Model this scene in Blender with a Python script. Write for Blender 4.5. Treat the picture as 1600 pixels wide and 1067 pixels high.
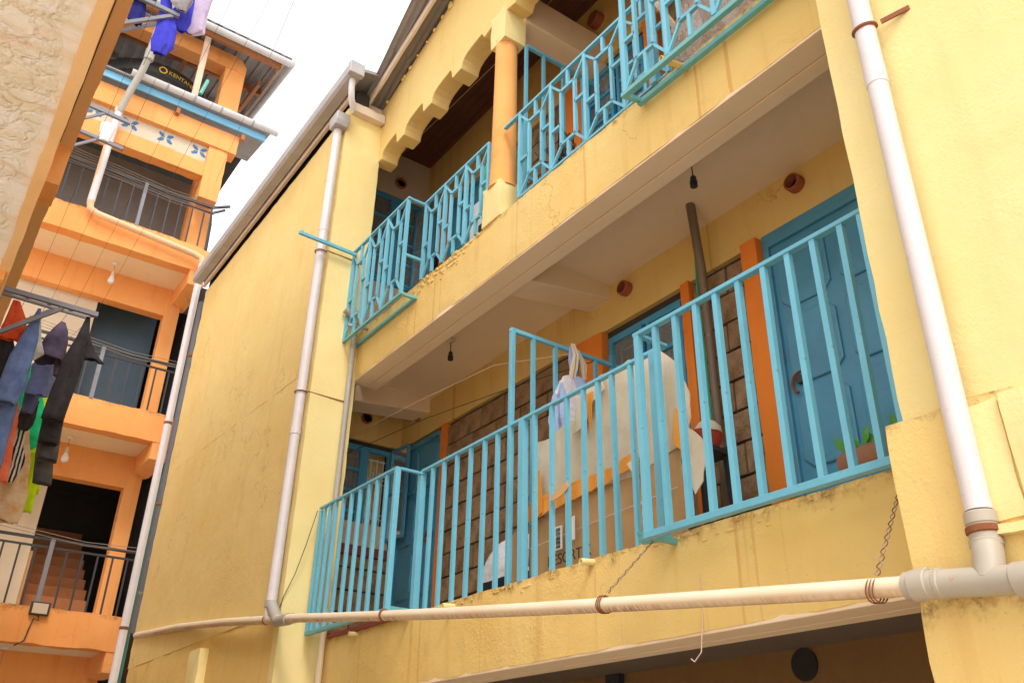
import bpy, math, random
from mathutils import Vector, Matrix, noise
random.seed(7)
for o in list(bpy.data.objects): bpy.data.objects.remove(o)
scene = bpy.context.scene
col = scene.collection
R = math.radians
# axes: x = depth into the yellow building (right), y = along the courtyard (away), z = up. metres.

# ------------------------------------------------------------------ camera
YAW, PITCH, ROLL = R(34.94), R(27.81), R(1.076)
fw = Vector((math.cos(PITCH)*math.sin(YAW), math.cos(PITCH)*math.cos(YAW), math.sin(PITCH)))
rt = Vector((math.cos(YAW), -math.sin(YAW), 0)); up = rt.cross(fw)
rt2 = rt*math.cos(ROLL) + up*math.sin(ROLL); up2 = up*math.cos(ROLL) - rt*math.sin(ROLL)
cam = bpy.data.objects.new('camera', bpy.data.cameras.new('camera')); col.objects.link(cam)
cam.matrix_world = Matrix(((rt2.x, up2.x, -fw.x, 0), (rt2.y, up2.y, -fw.y, 0), (rt2.z, up2.z, -fw.z, 1.65), (0, 0, 0, 1)))
cam.data.sensor_width = 36; cam.data.lens = 1371.8/1600*36
cam.data.clip_start = 0.05; cam.data.clip_end = 1000
scene.camera = cam

# ------------------------------------------------------------------ world, sun, exposure
SUN_DIR = Vector((-0.27, -0.57, 0.78)).normalized()
w = bpy.data.worlds.new('World'); scene.world = w; w.use_nodes = True
nt = w.node_tree; bg = nt.nodes['Background']
sky = nt.nodes.new('ShaderNodeTexSky'); sky.sky_type = 'NISHITA'; sky.sun_disc = False
sky.sun_elevation = math.asin(SUN_DIR.z); sky.sun_rotation = math.atan2(SUN_DIR.x, SUN_DIR.y)
sky.air_density = 1.0; sky.dust_density = 2.0; sky.ozone_density = 1.0
hs = nt.nodes.new('ShaderNodeHueSaturation'); hs.inputs['Saturation'].default_value = 0.18
nt.links.new(sky.outputs[0], hs.inputs['Color'])
cloud = nt.nodes.new('ShaderNodeMix'); cloud.data_type = 'RGBA'; cloud.blend_type = 'ADD'; cloud.inputs[0].default_value = 1
cloud.inputs[7].default_value = (5.2, 5.3, 5.4, 1)          # even bright overcast over the clear-sky model
nt.links.new(hs.outputs[0], cloud.inputs[6]); nt.links.new(cloud.outputs[2], bg.inputs['Color'])
bg.inputs['Strength'].default_value = 0.15
sd = bpy.data.lights.new('sun', 'SUN'); sd.energy = 1.15; sd.angle = R(14); sd.color = (1, 0.96, 0.88)
so = bpy.data.objects.new('sun', sd); col.objects.link(so); so.location = (-10, -10, 25)
so.rotation_euler = SUN_DIR.to_track_quat('Z', 'Y').to_euler()
vs = scene.view_settings; vs.view_transform = 'Standard'; vs.look = 'None'; vs.gamma = 1; vs.exposure = 0.29
vs.use_curve_mapping = False

# ------------------------------------------------------------------ materials
def lin(h):
    h = h.lstrip('#'); c = [int(h[i:i+2], 16)/255 for i in (0, 2, 4)]
    return tuple(x/12.92 if x <= .04045 else ((x+.055)/1.055)**2.4 for x in c)
class NT:
    def __init__(s, name):
        s.m = bpy.data.materials.new(name); s.m.use_nodes = True; s.t = s.m.node_tree
        s.b = s.t.nodes['Principled BSDF']
        s.co = s.t.nodes.new('ShaderNodeTexCoord').outputs['Object']
    def n(s, typ, **kw):
        x = s.t.nodes.new(typ)
        for k, v in kw.items():
            if k.startswith('p_'): setattr(x, k[2:], v)
            else:
                i = x.inputs[int(k[1:])] if k[0] == 'i' and k[1:].isdigit() else x.inputs[k]
                if hasattr(v, 'is_linked') or isinstance(v, bpy.types.NodeSocket): s.t.links.new(v, i)
                else: i.default_value = v
        return x
    def map(s, sc):
        return s.n('ShaderNodeMapping', Vector=s.co, Scale=sc).outputs[0]
    def noise(s, scale, detail=4, rough=.55, vec=None, dist=0):
        return s.n('ShaderNodeTexNoise', Vector=vec or s.co, Scale=scale, Detail=detail, Roughness=rough, Distortion=dist).outputs[0]
    def ramp(s, v, a, b, c0=0, c1=1):
        return s.n('ShaderNodeMapRange', **{'Value': v, 'From Min': a, 'From Max': b, 'To Min': c0, 'To Max': c1}).outputs[0]
    def mix(s, f, a, b, mode='MIX'):
        x = s.t.nodes.new('ShaderNodeMix'); x.data_type = 'RGBA'; x.blend_type = mode
        for i, v in ((0, f), (6, a), (7, b)):
            if isinstance(v, bpy.types.NodeSocket): s.t.links.new(v, x.inputs[i])
            elif i == 0: x.inputs[0].default_value = v
            else: x.inputs[i].default_value = (*v[:3], 1)
        return x.outputs[2]
    def out(s, color, rough=.8, bumps=(), metallic=0, spec=None):
        if isinstance(color, bpy.types.NodeSocket): s.t.links.new(color, s.b.inputs['Base Color'])
        else: s.b.inputs['Base Color'].default_value = (*color[:3], 1)
        if isinstance(rough, bpy.types.NodeSocket): s.t.links.new(rough, s.b.inputs['Roughness'])
        else: s.b.inputs['Roughness'].default_value = rough
        s.b.inputs['Metallic'].default_value = metallic
        if spec is not None: s.b.inputs['Specular IOR Level'].default_value = spec
        prev = None
        for h, st, d in bumps:
            bn = s.n('ShaderNodeBump', Height=h, Strength=st, Distance=d)
            if prev is not None: s.t.links.new(prev, bn.inputs['Normal'])
            prev = bn.outputs[0]
        if prev is not None: s.t.links.new(prev, s.b.inputs['Normal'])
        return s.m
def plaster(name, c1, c2, stain, stain_amt=.35, bump=.5, speck=.5, patch_scale=1.1, rough_patch=.6, crack=0, grime=()):
    t = NT(name)
    c = t.mix(t.ramp(t.noise(patch_scale, 6, .6), .35, .68), c1, c2)
    c = t.mix(t.ramp(t.noise(4.5, 5, .6, dist=.4), .5, .8, 0, .35), c, tuple(x*.82 for x in c1))
    streak = t.noise(1, 5, .6, vec=t.map((7, 7, .55)))
    c = t.mix(t.ramp(streak, .56, .78, 0, stain_amt), c, stain)
    blot = t.ramp(t.noise(2.2, 7, .7, dist=.8), .62, .76, 0, stain_amt*.8)
    c = t.mix(blot, c, tuple(x*.75 for x in stain))
    sp = t.ramp(t.noise(70, 3, .6), .66, .76, 0, speck)
    c = t.mix(sp, c, tuple(x*.35 for x in stain))
    mask = t.ramp(t.noise(1.7, 3, .6), .46, .64)
    lumps = t.n('ShaderNodeMath', p_operation='MULTIPLY', i0=t.noise(46, 4, .6), i1=mask).outputs[0]
    pit = t.n('ShaderNodeMath', p_operation='MULTIPLY', i0=t.noise(85, 3, .65), i1=t.ramp(t.noise(2.4, 3, .6), .38, .62, .25, 1)).outputs[0]
    b = [(t.noise(4, 3, .5), bump*.3, .02), (lumps, bump*rough_patch*.7, .014), (pit, bump*.55, .006)]
    if crack:
        v = t.n('ShaderNodeTexVoronoi', p_feature='DISTANCE_TO_EDGE', Vector=t.n('ShaderNodeVectorMath', p_operation='ADD', i0=t.map((1, 1, .7)), i1=t.n('ShaderNodeTexNoise', Vector=t.co, Scale=3.0, Detail=4).outputs[1]).outputs[0], Scale=1.3).outputs[0]
        ck = t.n('ShaderNodeMath', p_operation='MULTIPLY', i0=t.ramp(v, 0.0, .012, 1, 0), i1=t.ramp(t.noise(.9, 2), .52, .6)).outputs[0]
        c = t.mix(t.n('ShaderNodeMath', p_operation='MULTIPLY', i0=ck, i1=crack).outputs[0], c, tuple(x*.5 for x in stain))
    if grime:
        z = t.n('ShaderNodeSeparateXYZ', Vector=t.co).outputs[2]
        for zt in grime:
            band = t.ramp(t.n('ShaderNodeMath', p_operation='ADD', i0=z, i1=t.ramp(t.noise(1, 5, .7, vec=t.map((3, 9, 2))), .2, .8, -.11, .07)).outputs[0], zt-.075, zt-.01)
            top = t.ramp(z, zt+.05, zt+.06, 1, 0)
            f = t.n('ShaderNodeMath', p_operation='MULTIPLY', i0=band, i1=top).outputs[0]
            f = t.n('ShaderNodeMath', p_operation='MULTIPLY', i0=f, i1=t.ramp(t.noise(24, 5, .75), .40, .66, 0, .85)).outputs[0]
            c = t.mix(f, c, (.16, .065, .02))
        dr = t.n('ShaderNodeMath', p_operation='MULTIPLY', i0=t.ramp(t.noise(1, 3, .5, vec=t.map((1, 16, .12))), .64, .70), i1=.45).outputs[0]
        c = t.mix(dr, c, (.55, .22, .045))
    return t.out(c, .88, b, spec=.25)
def paint(name, c, rough=.45, chip=None, chip_amt=.5, var=.12, bump=.15, rnd=.12, chip_scale=26):
    t = NT(name)
    oi = t.n('ShaderNodeObjectInfo').outputs['Random']
    cc = t.mix(t.ramp(t.noise(3, 4), .35, .7), c, tuple(x*(1-var*1.6) for x in c))
    cc = t.mix(t.ramp(oi, 0, 1, 0, rnd*3), cc, tuple(min(1, x*1.12+.01) for x in c))
    if chip:
        cc = t.mix(t.ramp(t.noise(chip_scale, 5, .7), .62, .70, 0, chip_amt), cc, chip)
        cc = t.mix(t.ramp(t.noise(9, 6, .7, dist=1), .60, .75, 0, chip_amt*.5), cc, tuple(x*.6 for x in chip))
    return t.out(cc, t.ramp(t.noise(8, 3), .3, .7, rough-.08, rough+.12), [(t.noise(40, 4), bump, .004)])
def cloth(name, c, c2=None, stripes=None):
    t = NT(name)
    cc = t.mix(t.ramp(t.noise(9, 4), .35, .7), c, c2 or tuple(x*.7 for x in c))
    if stripes:
        wv = t.n('ShaderNodeTexWave', Vector=t.co, Scale=stripes[1], Distortion=2.5, Detail=2).outputs[1]
        cc = t.mix(t.ramp(wv, .5, .56), cc, stripes[0])
    return t.out(cc, .9, [(t.noise(14, 4, dist=1.2), .5, .02), (t.noise(220, 2), .25, .002)], spec=.2)

YEL = plaster('yellow_plaster', (.81, .605, .25), (.785, .55, .195), (.64, .36, .11), .34, .8, .25, crack=.45)
YELS = plaster('yellow_slab_plaster', (.81, .585, .225), (.775, .515, .16), (.60, .31, .085), .46, 1.0, .4, rough_patch=.8, crack=.5, grime=(2.84, 5.70, 2.21))
YELP = plaster('lit_pale_yellow_plaster', (.825, .68, .32), (.80, .625, .26), (.66, .42, .15), .22, .6, .2, patch_scale=1.6)
GOLD = plaster('golden_yellow_plaster', (.79, .55, .19), (.76, .49, .145), (.56, .27, .06), .35, .8, .3, crack=.4)
SOFFIT = plaster('cream_soffit_paint', (.88, .69, .49), (.85, .65, .44), (.68, .48, .28), .18, .3, .2)
ORG = plaster('orange_plaster', (.86, .39, .13), (.83, .335, .10), (.58, .18, .04), .40, .7, .4, grime=(3.71, 6.52, 9.40))
ORGD = plaster('deep_orange_paint', (.84, .25, .035), (.78, .20, .027), (.48, .09, .015), .35, .4, .35)
BEIGE = plaster('beige_plaster', (.64, .53, .40), (.58, .47, .34), (.42, .29, .17), .25, .5, .25)
BRN = plaster('tan_soffit_plaster', (.80, .50, .26), (.76, .44, .21), (.56, .27, .10), .3, .5, .3)
PEACH = plaster('peach_slab_edge', (.88, .56, .28), (.85, .48, .20), (.70, .30, .10), .3, .5, .3)
COLM = plaster('peach_column_paint', (.85, .43, .145), (.82, .36, .10), (.64, .24, .06), .35, .5, .25, patch_scale=2.2)
def blistered():
    t = NT('blistered_white_paint')
    v2 = t.n('ShaderNodeVectorMath', p_operation='ADD', i0=t.co, i1=t.n('ShaderNodeVectorMath', p_operation='SCALE', i0=t.n('ShaderNodeTexNoise', Vector=t.co, Scale=7.0, Detail=4).outputs[1], Scale=.22).outputs[0]).outputs[0]
    vo = t.n('ShaderNodeTexVoronoi', p_feature='DISTANCE_TO_EDGE', Vector=v2, Scale=13.0).outputs[0]
    vf = t.n('ShaderNodeTexVoronoi', p_feature='DISTANCE_TO_EDGE', Vector=v2, Scale=24.0).outputs[0]
    # no peeling close to the outer edge of the slab
    x = t.n('ShaderNodeSeparateXYZ', Vector=t.co).outputs[0]
    peel = t.ramp(t.n('ShaderNodeMath', p_operation='ADD', i0=x, i1=t.ramp(t.noise(3.5, 5), 0, 1, -.09, .09)).outputs[0], -.035, .0, 1, 0)
    c = t.mix(t.ramp(t.noise(5, 6, .65), .3, .75), (.90, .85, .80), (.86, .76, .66))
    edge = t.n('ShaderNodeMath', p_operation='MULTIPLY', i0=t.ramp(vo, .0, .03, 1, 0), i1=peel).outputs[0]
    c = t.mix(t.n('ShaderNodeMath', p_operation='MULTIPLY', i0=edge, i1=t.ramp(t.noise(6, 4), .45, .65, 0, .55)).outputs[0], c, (.62, .36, .20))
    st = t.ramp(t.noise(1, 6, .7, vec=t.map((1.6, 7, 1))), .48, .74, 0, .75)
    c = t.mix(st, c, (.72, .52, .22))
    st2 = t.ramp(t.noise(1, 6, .7, vec=t.map((2.2, 6, 3))), .56, .76, 0, .7)
    c = t.mix(st2, c, (.70, .32, .10))
    h = t.n('ShaderNodeMath', p_operation='MULTIPLY', i0=t.ramp(vo, 0, .16), i1=peel).outputs[0]
    h2 = t.n('ShaderNodeMath', p_operation='MULTIPLY', i0=t.ramp(vf, 0, .2), i1=peel).outputs[0]
    return t.out(c, .8, [(h, .5, .012), (h2, .35, .004), (t.noise(30, 4), .25, .005)], spec=.3)
BLIS = blistered()
BLUE = paint('turquoise_rail_paint', (.15, .455, .59), .42, (.16, .15, .13), .6, chip_scale=30, rnd=.22)
BLUEG = paint('greenish_turquoise_paint', (.14, .42, .44), .5, (.20, .30, .20), .5)
DOORB = paint('dull_blue_door_paint', (.085, .31, .47), .36, (.055, .20, .31), .5, rnd=.02, chip_scale=5)
FRAMEB = paint('window_frame_blue', (.06, .33, .55), .45, (.04, .2, .3), .3)
GREYM = paint('dark_grey_metal', (.035, .034, .042), .5, (.10, .07, .06), .4)
STEEL = paint('weathered_steel', (.20, .20, .23), .5, (.12, .08, .06), .5)
PVC = paint('white_pvc', (.70, .63, .62), .38, (.45, .34, .24), .5, var=.06, chip_scale=60, rnd=.03)
PVCG = paint('grey_pvc', (.43, .39, .335), .42, (.30, .21, .12), .6, rnd=.03)
def pvc_dirty():
    t = NT('cream_pvc_with_dirt_drips')
    c = t.mix(t.ramp(t.noise(3, 5), .35, .7), (.80, .71, .54), (.77, .62, .43))
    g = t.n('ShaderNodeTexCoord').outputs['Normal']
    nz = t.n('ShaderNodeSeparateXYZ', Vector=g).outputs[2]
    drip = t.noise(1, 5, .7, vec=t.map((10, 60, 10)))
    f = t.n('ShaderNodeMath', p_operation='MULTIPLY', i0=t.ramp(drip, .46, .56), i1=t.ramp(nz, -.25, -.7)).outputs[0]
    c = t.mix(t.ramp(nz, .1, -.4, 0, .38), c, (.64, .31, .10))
    c = t.mix(t.n('ShaderNodeMath', p_operation='MULTIPLY', i0=f, i1=t.ramp(t.noise(1.6, 3), .38, .6, .22, .75)).outputs[0], c, (.24, .10, .03))
    return t.out(c, .45, [(t.noise(50, 4), .15, .003)])
PVCD = pvc_dirty()
TEEM = paint('stained_cream_fitting', (.48, .41, .325), .45, (.34, .19, .08), .7, rnd=.02, chip_scale=14)
BLKP = paint('black_pipe', (.10, .10, .11), .5, (.55, .45, .10), .6, chip_scale=7)
PIPED = paint('stained_dark_pipe', (.17, .12, .075), .55, (.32, .25, .15), .5, chip_scale=12)
RUST = paint('rusty_iron', (.24, .075, .025), .85, (.40, .16, .05), .6, bump=.5)
GUT = paint('grey_gutter', (.44, .42, .43), .45, (.32, .28, .25), .3, rnd=.03)
GUTW = paint('white_gutter', (.72, .72, .74), .4, (.5, .47, .42), .25, rnd=.03)
FASC = paint('peeling_cream_board', (.78, .64, .52), .8, (.36, .27, .21), .6, bump=.6, chip_scale=9)
FASB = paint('sky_blue_fascia', (.16, .42, .62), .6, (.10, .22, .32), .5)
WOODD = paint('dark_red_brown_boards', (.125, .038, .022), .6, (.07, .02, .012), .5, bump=.3)
TIMB = paint('rafter_timber', (.44, .17, .06), .75, (.22, .10, .05), .5, bump=.4)
PALET = paint('pale_timber', (.72, .50, .36), .8, (.5, .3, .2), .3, bump=.3)
IRON = paint('corrugated_iron', (.27, .25, .25), .5, (.16, .12, .10), .5, rnd=.1)
CLAY = paint('fired_clay', (.36, .10, .04), .85, (.55, .42, .32), .35, bump=.4)
BLACK = paint('black_plastic', (.025, .025, .028), .4)
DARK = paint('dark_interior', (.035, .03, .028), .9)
DNAVY = paint('dark_blue_steel_door', (.055, .095, .14), .5, (.04, .07, .10), .4)
MORT = paint('dark_mortar', (.055, .042, .032), .95, bump=.6)
CARD = paint('brown_cardboard', (.56, .33, .145), .9, (.42, .23, .09), .4, chip_scale=5)
def board_mat():
    t = NT('stained_white_board')
    c = t.mix(t.ramp(t.noise(2.5, 5, .65), .35, .68), (.70, .60, .46), (.58, .47, .32))
    c = t.mix(t.ramp(t.noise(1, 5, .7, vec=t.map((5, 18, 1.6))), .55, .75, 0, .55), c, (.36, .30, .20))
    c = t.mix(t.ramp(t.noise(34, 4, .7), .64, .72, 0, .5), c, (.30, .22, .13))
    return t.out(c, .85, [(t.noise(2.2, 3, .5, dist=.6), .35, .02), (t.noise(40, 4), .25, .003)])
CARDW = board_mat()
CARDO = paint('orange_paper', (.86, .33, .04), .85, (.55, .18, .03), .4)
INK = paint('black_ink', (.03, .028, .025), .8)
WHITE = paint('white_paint', (.80, .77, .75), .5, (.5, .45, .4), .2)
YINK = paint('yellow_ink', (.85, .58, .05), .6)
BFLOW = paint('blue_flower_paint', (.05, .17, .36), .7)
RED = paint('red_plastic', (.48, .06, .035), .35, (.3, .05, .03), .3)
REDW = paint('red_oxide_paint', (.28, .045, .03), .8, (.2, .1, .06), .4)
WIRE = paint('galvanised_wire', (.30, .26, .21), .6)
WIREL = paint('weathered_line', (.16, .13, .12), .7)
WIRED = paint('dark_cable', (.03, .028, .028), .6)
LEAF = paint('green_leaf', (.085, .30, .035), .5, (.05, .2, .02), .4)
GREENP = paint('green_plastic_sheet', (.04, .34, .19), .5, (.02, .2, .12), .4)
SKIN = paint('brown_skin', (.22, .10, .055), .55)
HAIR = paint('black_hair', (.012, .01, .01), .8)
SHIRT = cloth('white_shirt_cloth', (.78, .77, .80))
TROU = cloth('black_trouser_cloth', (.03, .03, .035))
CONC = plaster('concrete_ground', (.61, .54, .45), (.55, .48, .40), (.22, .17, .12), .3, .6, .5)
def stone():
    t = NT('quarried_stone')
    oi = t.n('ShaderNodeObjectInfo').outputs['Random']
    c = t.mix(t.ramp(oi, 0, 1), (.32, .20, .105), (.43, .285, .16))
    c = t.mix(t.ramp(t.noise(7, 6, .7), .4, .7), c, (.21, .12, .058))
    c = t.mix(t.ramp(t.noise(60, 4, .7), .58, .75, 0, .7), c, (.11, .06, .03))
    return t.out(c, .95, [(t.noise(22, 6, .7), .9, .02), (t.noise(120, 3), .5, .004)], spec=.15)
STONE = stone()
def glass():
    t = NT('window_glass'); t.b.inputs['Transmission Weight'].default_value = .75
    t.b.inputs['IOR'].default_value = 1.45
    return t.out((.55, .6, .62), .06)
GLASS = glass()
def polythene():
    t = NT('creased_polythene')
    return t.out(t.mix(t.ramp(t.noise(6, 5, .6), .35, .65), (.55, .36, .26), (.70, .56, .50)), .22, [(t.noise(14, 5, dist=2), 1, .03)])
POLY = polythene()

# ------------------------------------------------------------------ mesh helpers
class MB:
    def __init__(s): s.v = []; s.f = []
    def add(s, vs, fs):
        k = len(s.v); s.v += [tuple(p) for p in vs]; s.f += [tuple(i+k for i in f) for f in fs]; return s
    def box(s, a, b):
        (x0, y0, z0), (x1, y1, z1) = a, b
        return s.add([(x0,y0,z0),(x1,y0,z0),(x1,y1,z0),(x0,y1,z0),(x0,y0,z1),(x1,y0,z1),(x1,y1,z1),(x0,y1,z1)],
                     [(0,3,2,1),(4,5,6,7),(0,1,5,4),(1,2,6,5),(2,3,7,6),(3,0,4,7)])
    def bar(s, p, q, w, h=None, upv=(0, 0, 1)):
        p, q = Vector(p), Vector(q); h = h or w; d = (q-p).normalized(); u = Vector(upv)
        if abs(d.dot(u)) > .95: u = Vector((1, 0, 0))
        a = d.cross(u).normalized(); b = a.cross(d).normalized()
        c = [(-w/2, -h/2), (w/2, -h/2), (w/2, h/2), (-w/2, h/2)]
        vs = [p+a*i+b*j for i, j in c]+[q+a*i+b*j for i, j in c]
        return s.add(vs, [(0,1,2,3),(7,6,5,4),(0,4,5,1),(1,5,6,2),(2,6,7,3),(3,7,4,0)])
    def tube(s, pts, r, n=12, cap=True, flat=1.0):
        pts = [Vector(p) for p in pts]; rs = r if isinstance(r, (list, tuple)) else [r]*len(pts)
        prev = None; vs = []
        for i, p in enumerate(pts):
            d = ((pts[min(i+1, len(pts)-1)]-pts[max(i-1, 0)])).normalized()
            if prev is None:
                u = Vector((0, 0, 1)) if abs(d.z) < .9 else Vector((1, 0, 0))
                prev = d.cross(u).normalized()
            a = (prev-d*prev.dot(d)).normalized(); b = d.cross(a); prev = a
            vs += [p+(a*math.cos(2*math.pi*k/n)+b*math.sin(2*math.pi*k/n)*flat)*rs[i] for k in range(n)]
        fs = [(i*n+k, i*n+(k+1) % n, (i+1)*n+(k+1) % n, (i+1)*n+k) for i in range(len(pts)-1) for k in range(n)]
        if cap: fs += [tuple(range(n))[::-1], tuple((len(pts)-1)*n+k for k in range(n))]
        return s.add(vs, fs)
    def lathe(s, prof, o, n=20, axis='z'):
        vs = []
        for r, h in prof:
            for k in range(n):
                c, t = r*math.cos(2*math.pi*k/n), r*math.sin(2*math.pi*k/n)
                vs.append({'z': (o[0]+c, o[1]+t, o[2]+h), 'x': (o[0]+h, o[1]+c, o[2]+t), 'y': (o[0]+c, o[1]+h, o[2]+t)}[axis])
        fs = [(i*n+k, i*n+(k+1) % n, (i+1)*n+(k+1) % n, (i+1)*n+k) for i in range(len(prof)-1) for k in range(n)]
        fs += [tuple(range(n))[::-1], tuple((len(prof)-1)*n+k for k in range(n))]
        return s.add(vs, fs)
    def prism(s, poly, a, b, axis='x'):
        f = {'x': lambda u, v, t: (t, u, v), 'y': lambda u, v, t: (u, t, v), 'z': lambda u, v, t: (u, v, t)}[axis]
        n = len(poly)
        return s.add([f(u, v, a) for u, v in poly]+[f(u, v, b) for u, v in poly],
                     [tuple(range(n))[::-1], tuple(range(n, 2*n))]+[(i, (i+1) % n, n+(i+1) % n, n+i) for i in range(n)])
    def build(s, name, m, parent=None, smooth=False, bevel=0, loc=None):
        me = bpy.data.meshes.new(name); me.from_pydata(s.v, [], s.f); me.materials.append(m); me.update()
        fix_normals(me)
        if smooth:
            me.shade_smooth(); me.set_sharp_from_angle(angle=R(38))
        return link(name, me, parent, bevel, loc)
def fix_normals(me):
    import bmesh
    bm = bmesh.new(); bm.from_mesh(me); bmesh.ops.recalc_face_normals(bm, faces=bm.faces); bm.to_mesh(me); bm.free()
def link(name, me, parent=None, bevel=0, loc=None):
    o = bpy.data.objects.new(name, me); col.objects.link(o)
    if loc is not None: o.location = loc
    if parent is not None:
        o.parent = parent
        if parent.type == 'EMPTY': o.matrix_parent_inverse = Matrix.Translation(-Vector(parent.location))
    if bevel:
        b = o.modifiers.new('bevel', 'BEVEL'); b.width = bevel; b.segments = 2; b.limit_method = 'ANGLE'; b.angle_limit = R(50)
    return o
def smooth_by(o, ang=40):
    me = o.data; me.shade_smooth()
    try: me.set_sharp_from_angle(angle=R(ang))
    except Exception: pass
    return o
def rough_box(a, b, seg=.08, amp=.006, chip=.012, seed=0):
    m = MB(); a, b = Vector(a), Vector(b); n = [max(1, min(90, round((b[i]-a[i])/seg))) for i in range(3)]; idx = {}
    def V(i, j, k):
        key = (i, j, k)
        if key not in idx:
            p = Vector((a.x+(b.x-a.x)*i/n[0], a.y+(b.y-a.y)*j/n[1], a.z+(b.z-a.z)*k/n[2]))
            e = [(-1 if t == 0 else 1 if t == n[q] else 0) for q, t in enumerate((i, j, k))]
            d = noise.noise_vector(p*4.1+Vector((seed, seed*2, 0)))*amp + noise.noise_vector(p*13+Vector((0, seed, 7)))*amp*.5
            if sum(1 for t in e if t) >= 2:
                c = max(0, noise.noise(p*6+Vector((seed, 3, 9)))+.15)*chip + abs(noise.noise(p*21))*chip*.5
                d -= Vector(e)*c
            idx[key] = len(m.v); m.v.append(tuple(p+d))
        return idx[key]
    for q in range(3):
        u, w_ = (q+1) % 3, (q+2) % 3
        for side in (0, n[q]):
            for i in range(n[u]):
                for j in range(n[w_]):
                    def K(s, t):
                        k = [0, 0, 0]; k[q] = side; k[u] = s; k[w_] = t; return V(*k)
                    f = (K(i, j), K(i+1, j), K(i+1, j+1), K(i, j+1)); m.f.append(f if side else f[::-1])
    return m
def thing(name, label, cat, loc=(0, 0, 0), group=None):
    o = bpy.data.objects.new(name, None); col.objects.link(o); o.location = loc; o.empty_display_size = .1
    o['label'] = label; o['category'] = cat
    if group: o['group'] = group
    return o
def tag(o, label, cat, group=None, kind=None):
    if label: o['label'] = label
    if cat: o['category'] = cat
    if group: o['group'] = group
    if kind: o['kind'] = kind
    return o
def instance(o, loc, parent, scale=None, rot=None):
    c = o.copy(); col.objects.link(c); c.parent = parent; c.location = loc
    if parent.type == 'EMPTY': c.matrix_parent_inverse = Matrix.Translation(-Vector(parent.location))
    else: c.matrix_parent_inverse = Matrix.Identity(4)
    if scale: c.scale = scale
    if rot: c.rotation_euler = rot
    return c
def text(body, size, m, parent, mat, extrude=.0015, name='lettering'):
    cu = bpy.data.curves.new(name, 'FONT'); cu.body = body; cu.size = size; cu.extrude = extrude
    t = bpy.data.objects.new(name, cu); col.objects.link(t); bpy.context.view_layer.update()
    me = bpy.data.meshes.new_from_object(t.evaluated_get(bpy.context.evaluated_depsgraph_get()))
    bpy.data.objects.remove(t); me.name = name; me.materials.clear(); me.materials.append(mat); me.transform(m)
    return link(name, me, parent)

# ------------------------------------------------------------------ ground
g = MB().box((-200, -200, -.3), (200, 200, 0)).build('ground', CONC); g['kind'] = 'structure'

# ================================================================== YELLOW BUILDING
YB = thing('yellow_apartment_building', 'large yellow plastered apartment block with two open balconies and scalloped gable', 'building', (3.6, 4, 0))
S1B, S1T, S2B, S2T = 2.36, 2.84, 5.19, 5.70
LW = 7.05     # near face of the left wing
wing = rough_box((2.70, LW, 3.02), (3.12, 11.85, 8.33), .11, .003, .008, 1).build('left_wing_wall', YEL, YB, True)
wing_low = rough_box((2.706, LW+.012, 0), (3.11, 11.82, 3.06), .12, .006, .012, 2).build('left_wing_lower_wall', GOLD, YB, True)
rough_box((2.69, LW-.006, 0), (3.115, LW+.10, 8.36), .09, .003, .008, 3).build('wing_end_face', YELP, YB, True)  # paler plaster paints in the brighter light on this facing
MB().box((3.12, 8.3, 0), (6.5, 11.8, 8.4)).build('wing_core', YEL, YB)
rough_box((2.62, 8.80, 0), (2.74, 9.12, 2.92), .08, .006, .02, 4).build('stub_pilaster', YELP, YB, True)
rw = rough_box((2.70, -4, 2.80), (3.3, 1.515, 9.3), .12, .002, .005, 5).build('right_wing_wall', YELP, YB, True)
rough_box((2.668, 1.12, 0), (3.32, 1.565, 2.83), .07, .003, .010, 6).build('pillar_base', YELS, YB, True)
rough_box((2.682, -4, 0), (3.3, 1.13, 2.81), .12, .003, .01, 7).build('right_wing_lower_wall', YELS, YB, True)
rough_box((2.655, 1.17, 2.42), (2.75, 1.33, 2.805), .05, .006, .012, 8).build('plaster_patch', YELP, YB, True)
rough_box((2.645, 1.09, 2.40), (2.75, 1.165, 2.81), .05, .006, .012, 9).build('plaster_patch', YELP, YB, True)
rough_box((2.632, .7, 2.375), (2.75, 1.26, 2.41), .05, .006, .016, 10).build('plaster_ledge', YELP, YB, True)
MB().box((3.3, -4, 0), (6.5, 1.5, 9.2)).build('right_wing_core', YEL, YB)
CRK = paint('cracked_plaster', (.62, .41, .15), .9)
MB().tube([(2.7005, 7.4+.29*i, 5.25+.014*i+.02*noise.noise(Vector((i*.9, 0, 0)))) for i in range(16)], .0022, 5).build('plaster_crack', CRK, YB)
# balcony slabs with their front beams
rough_box((3.10, 1.50, S1B), (3.36, 7.13, S1T), .06, .0035, .008, 11).build('balcony_front_beam', YELS, YB, True)
rough_box((3.10, 1.50, S2B), (3.36, 7.13, S2T), .06, .0035, .008, 12).build('balcony_front_beam', YELS, YB, True)
MB().box((3.35, 1.49, 2.58), (4.5, 8.3, 2.825)).build('balcony_slab', SOFFIT, YB)
MB().box((3.35, 1.49, 5.45), (4.5, 8.3, 5.68)).build('balcony_slab', SOFFIT, YB)
# cream paint on the underside of the front beams
for zb in (S2B, S1B):
    MB().box((3.106, 1.50, zb-.012), (3.262, 7.10, zb+.02)).build('beam_underside_paint', SOFFIT, YB, bevel=.004)
    MB().box((3.262, 1.50, zb-.006), (3.272, 7.10, zb+.02)).build('drip_groove', BRN, YB)
    MB().box((3.272, 1.50, zb-.012), (3.372, 7.10, zb+.02)).build('beam_underside_paint', SOFFIT, YB, bevel=.004)
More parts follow.
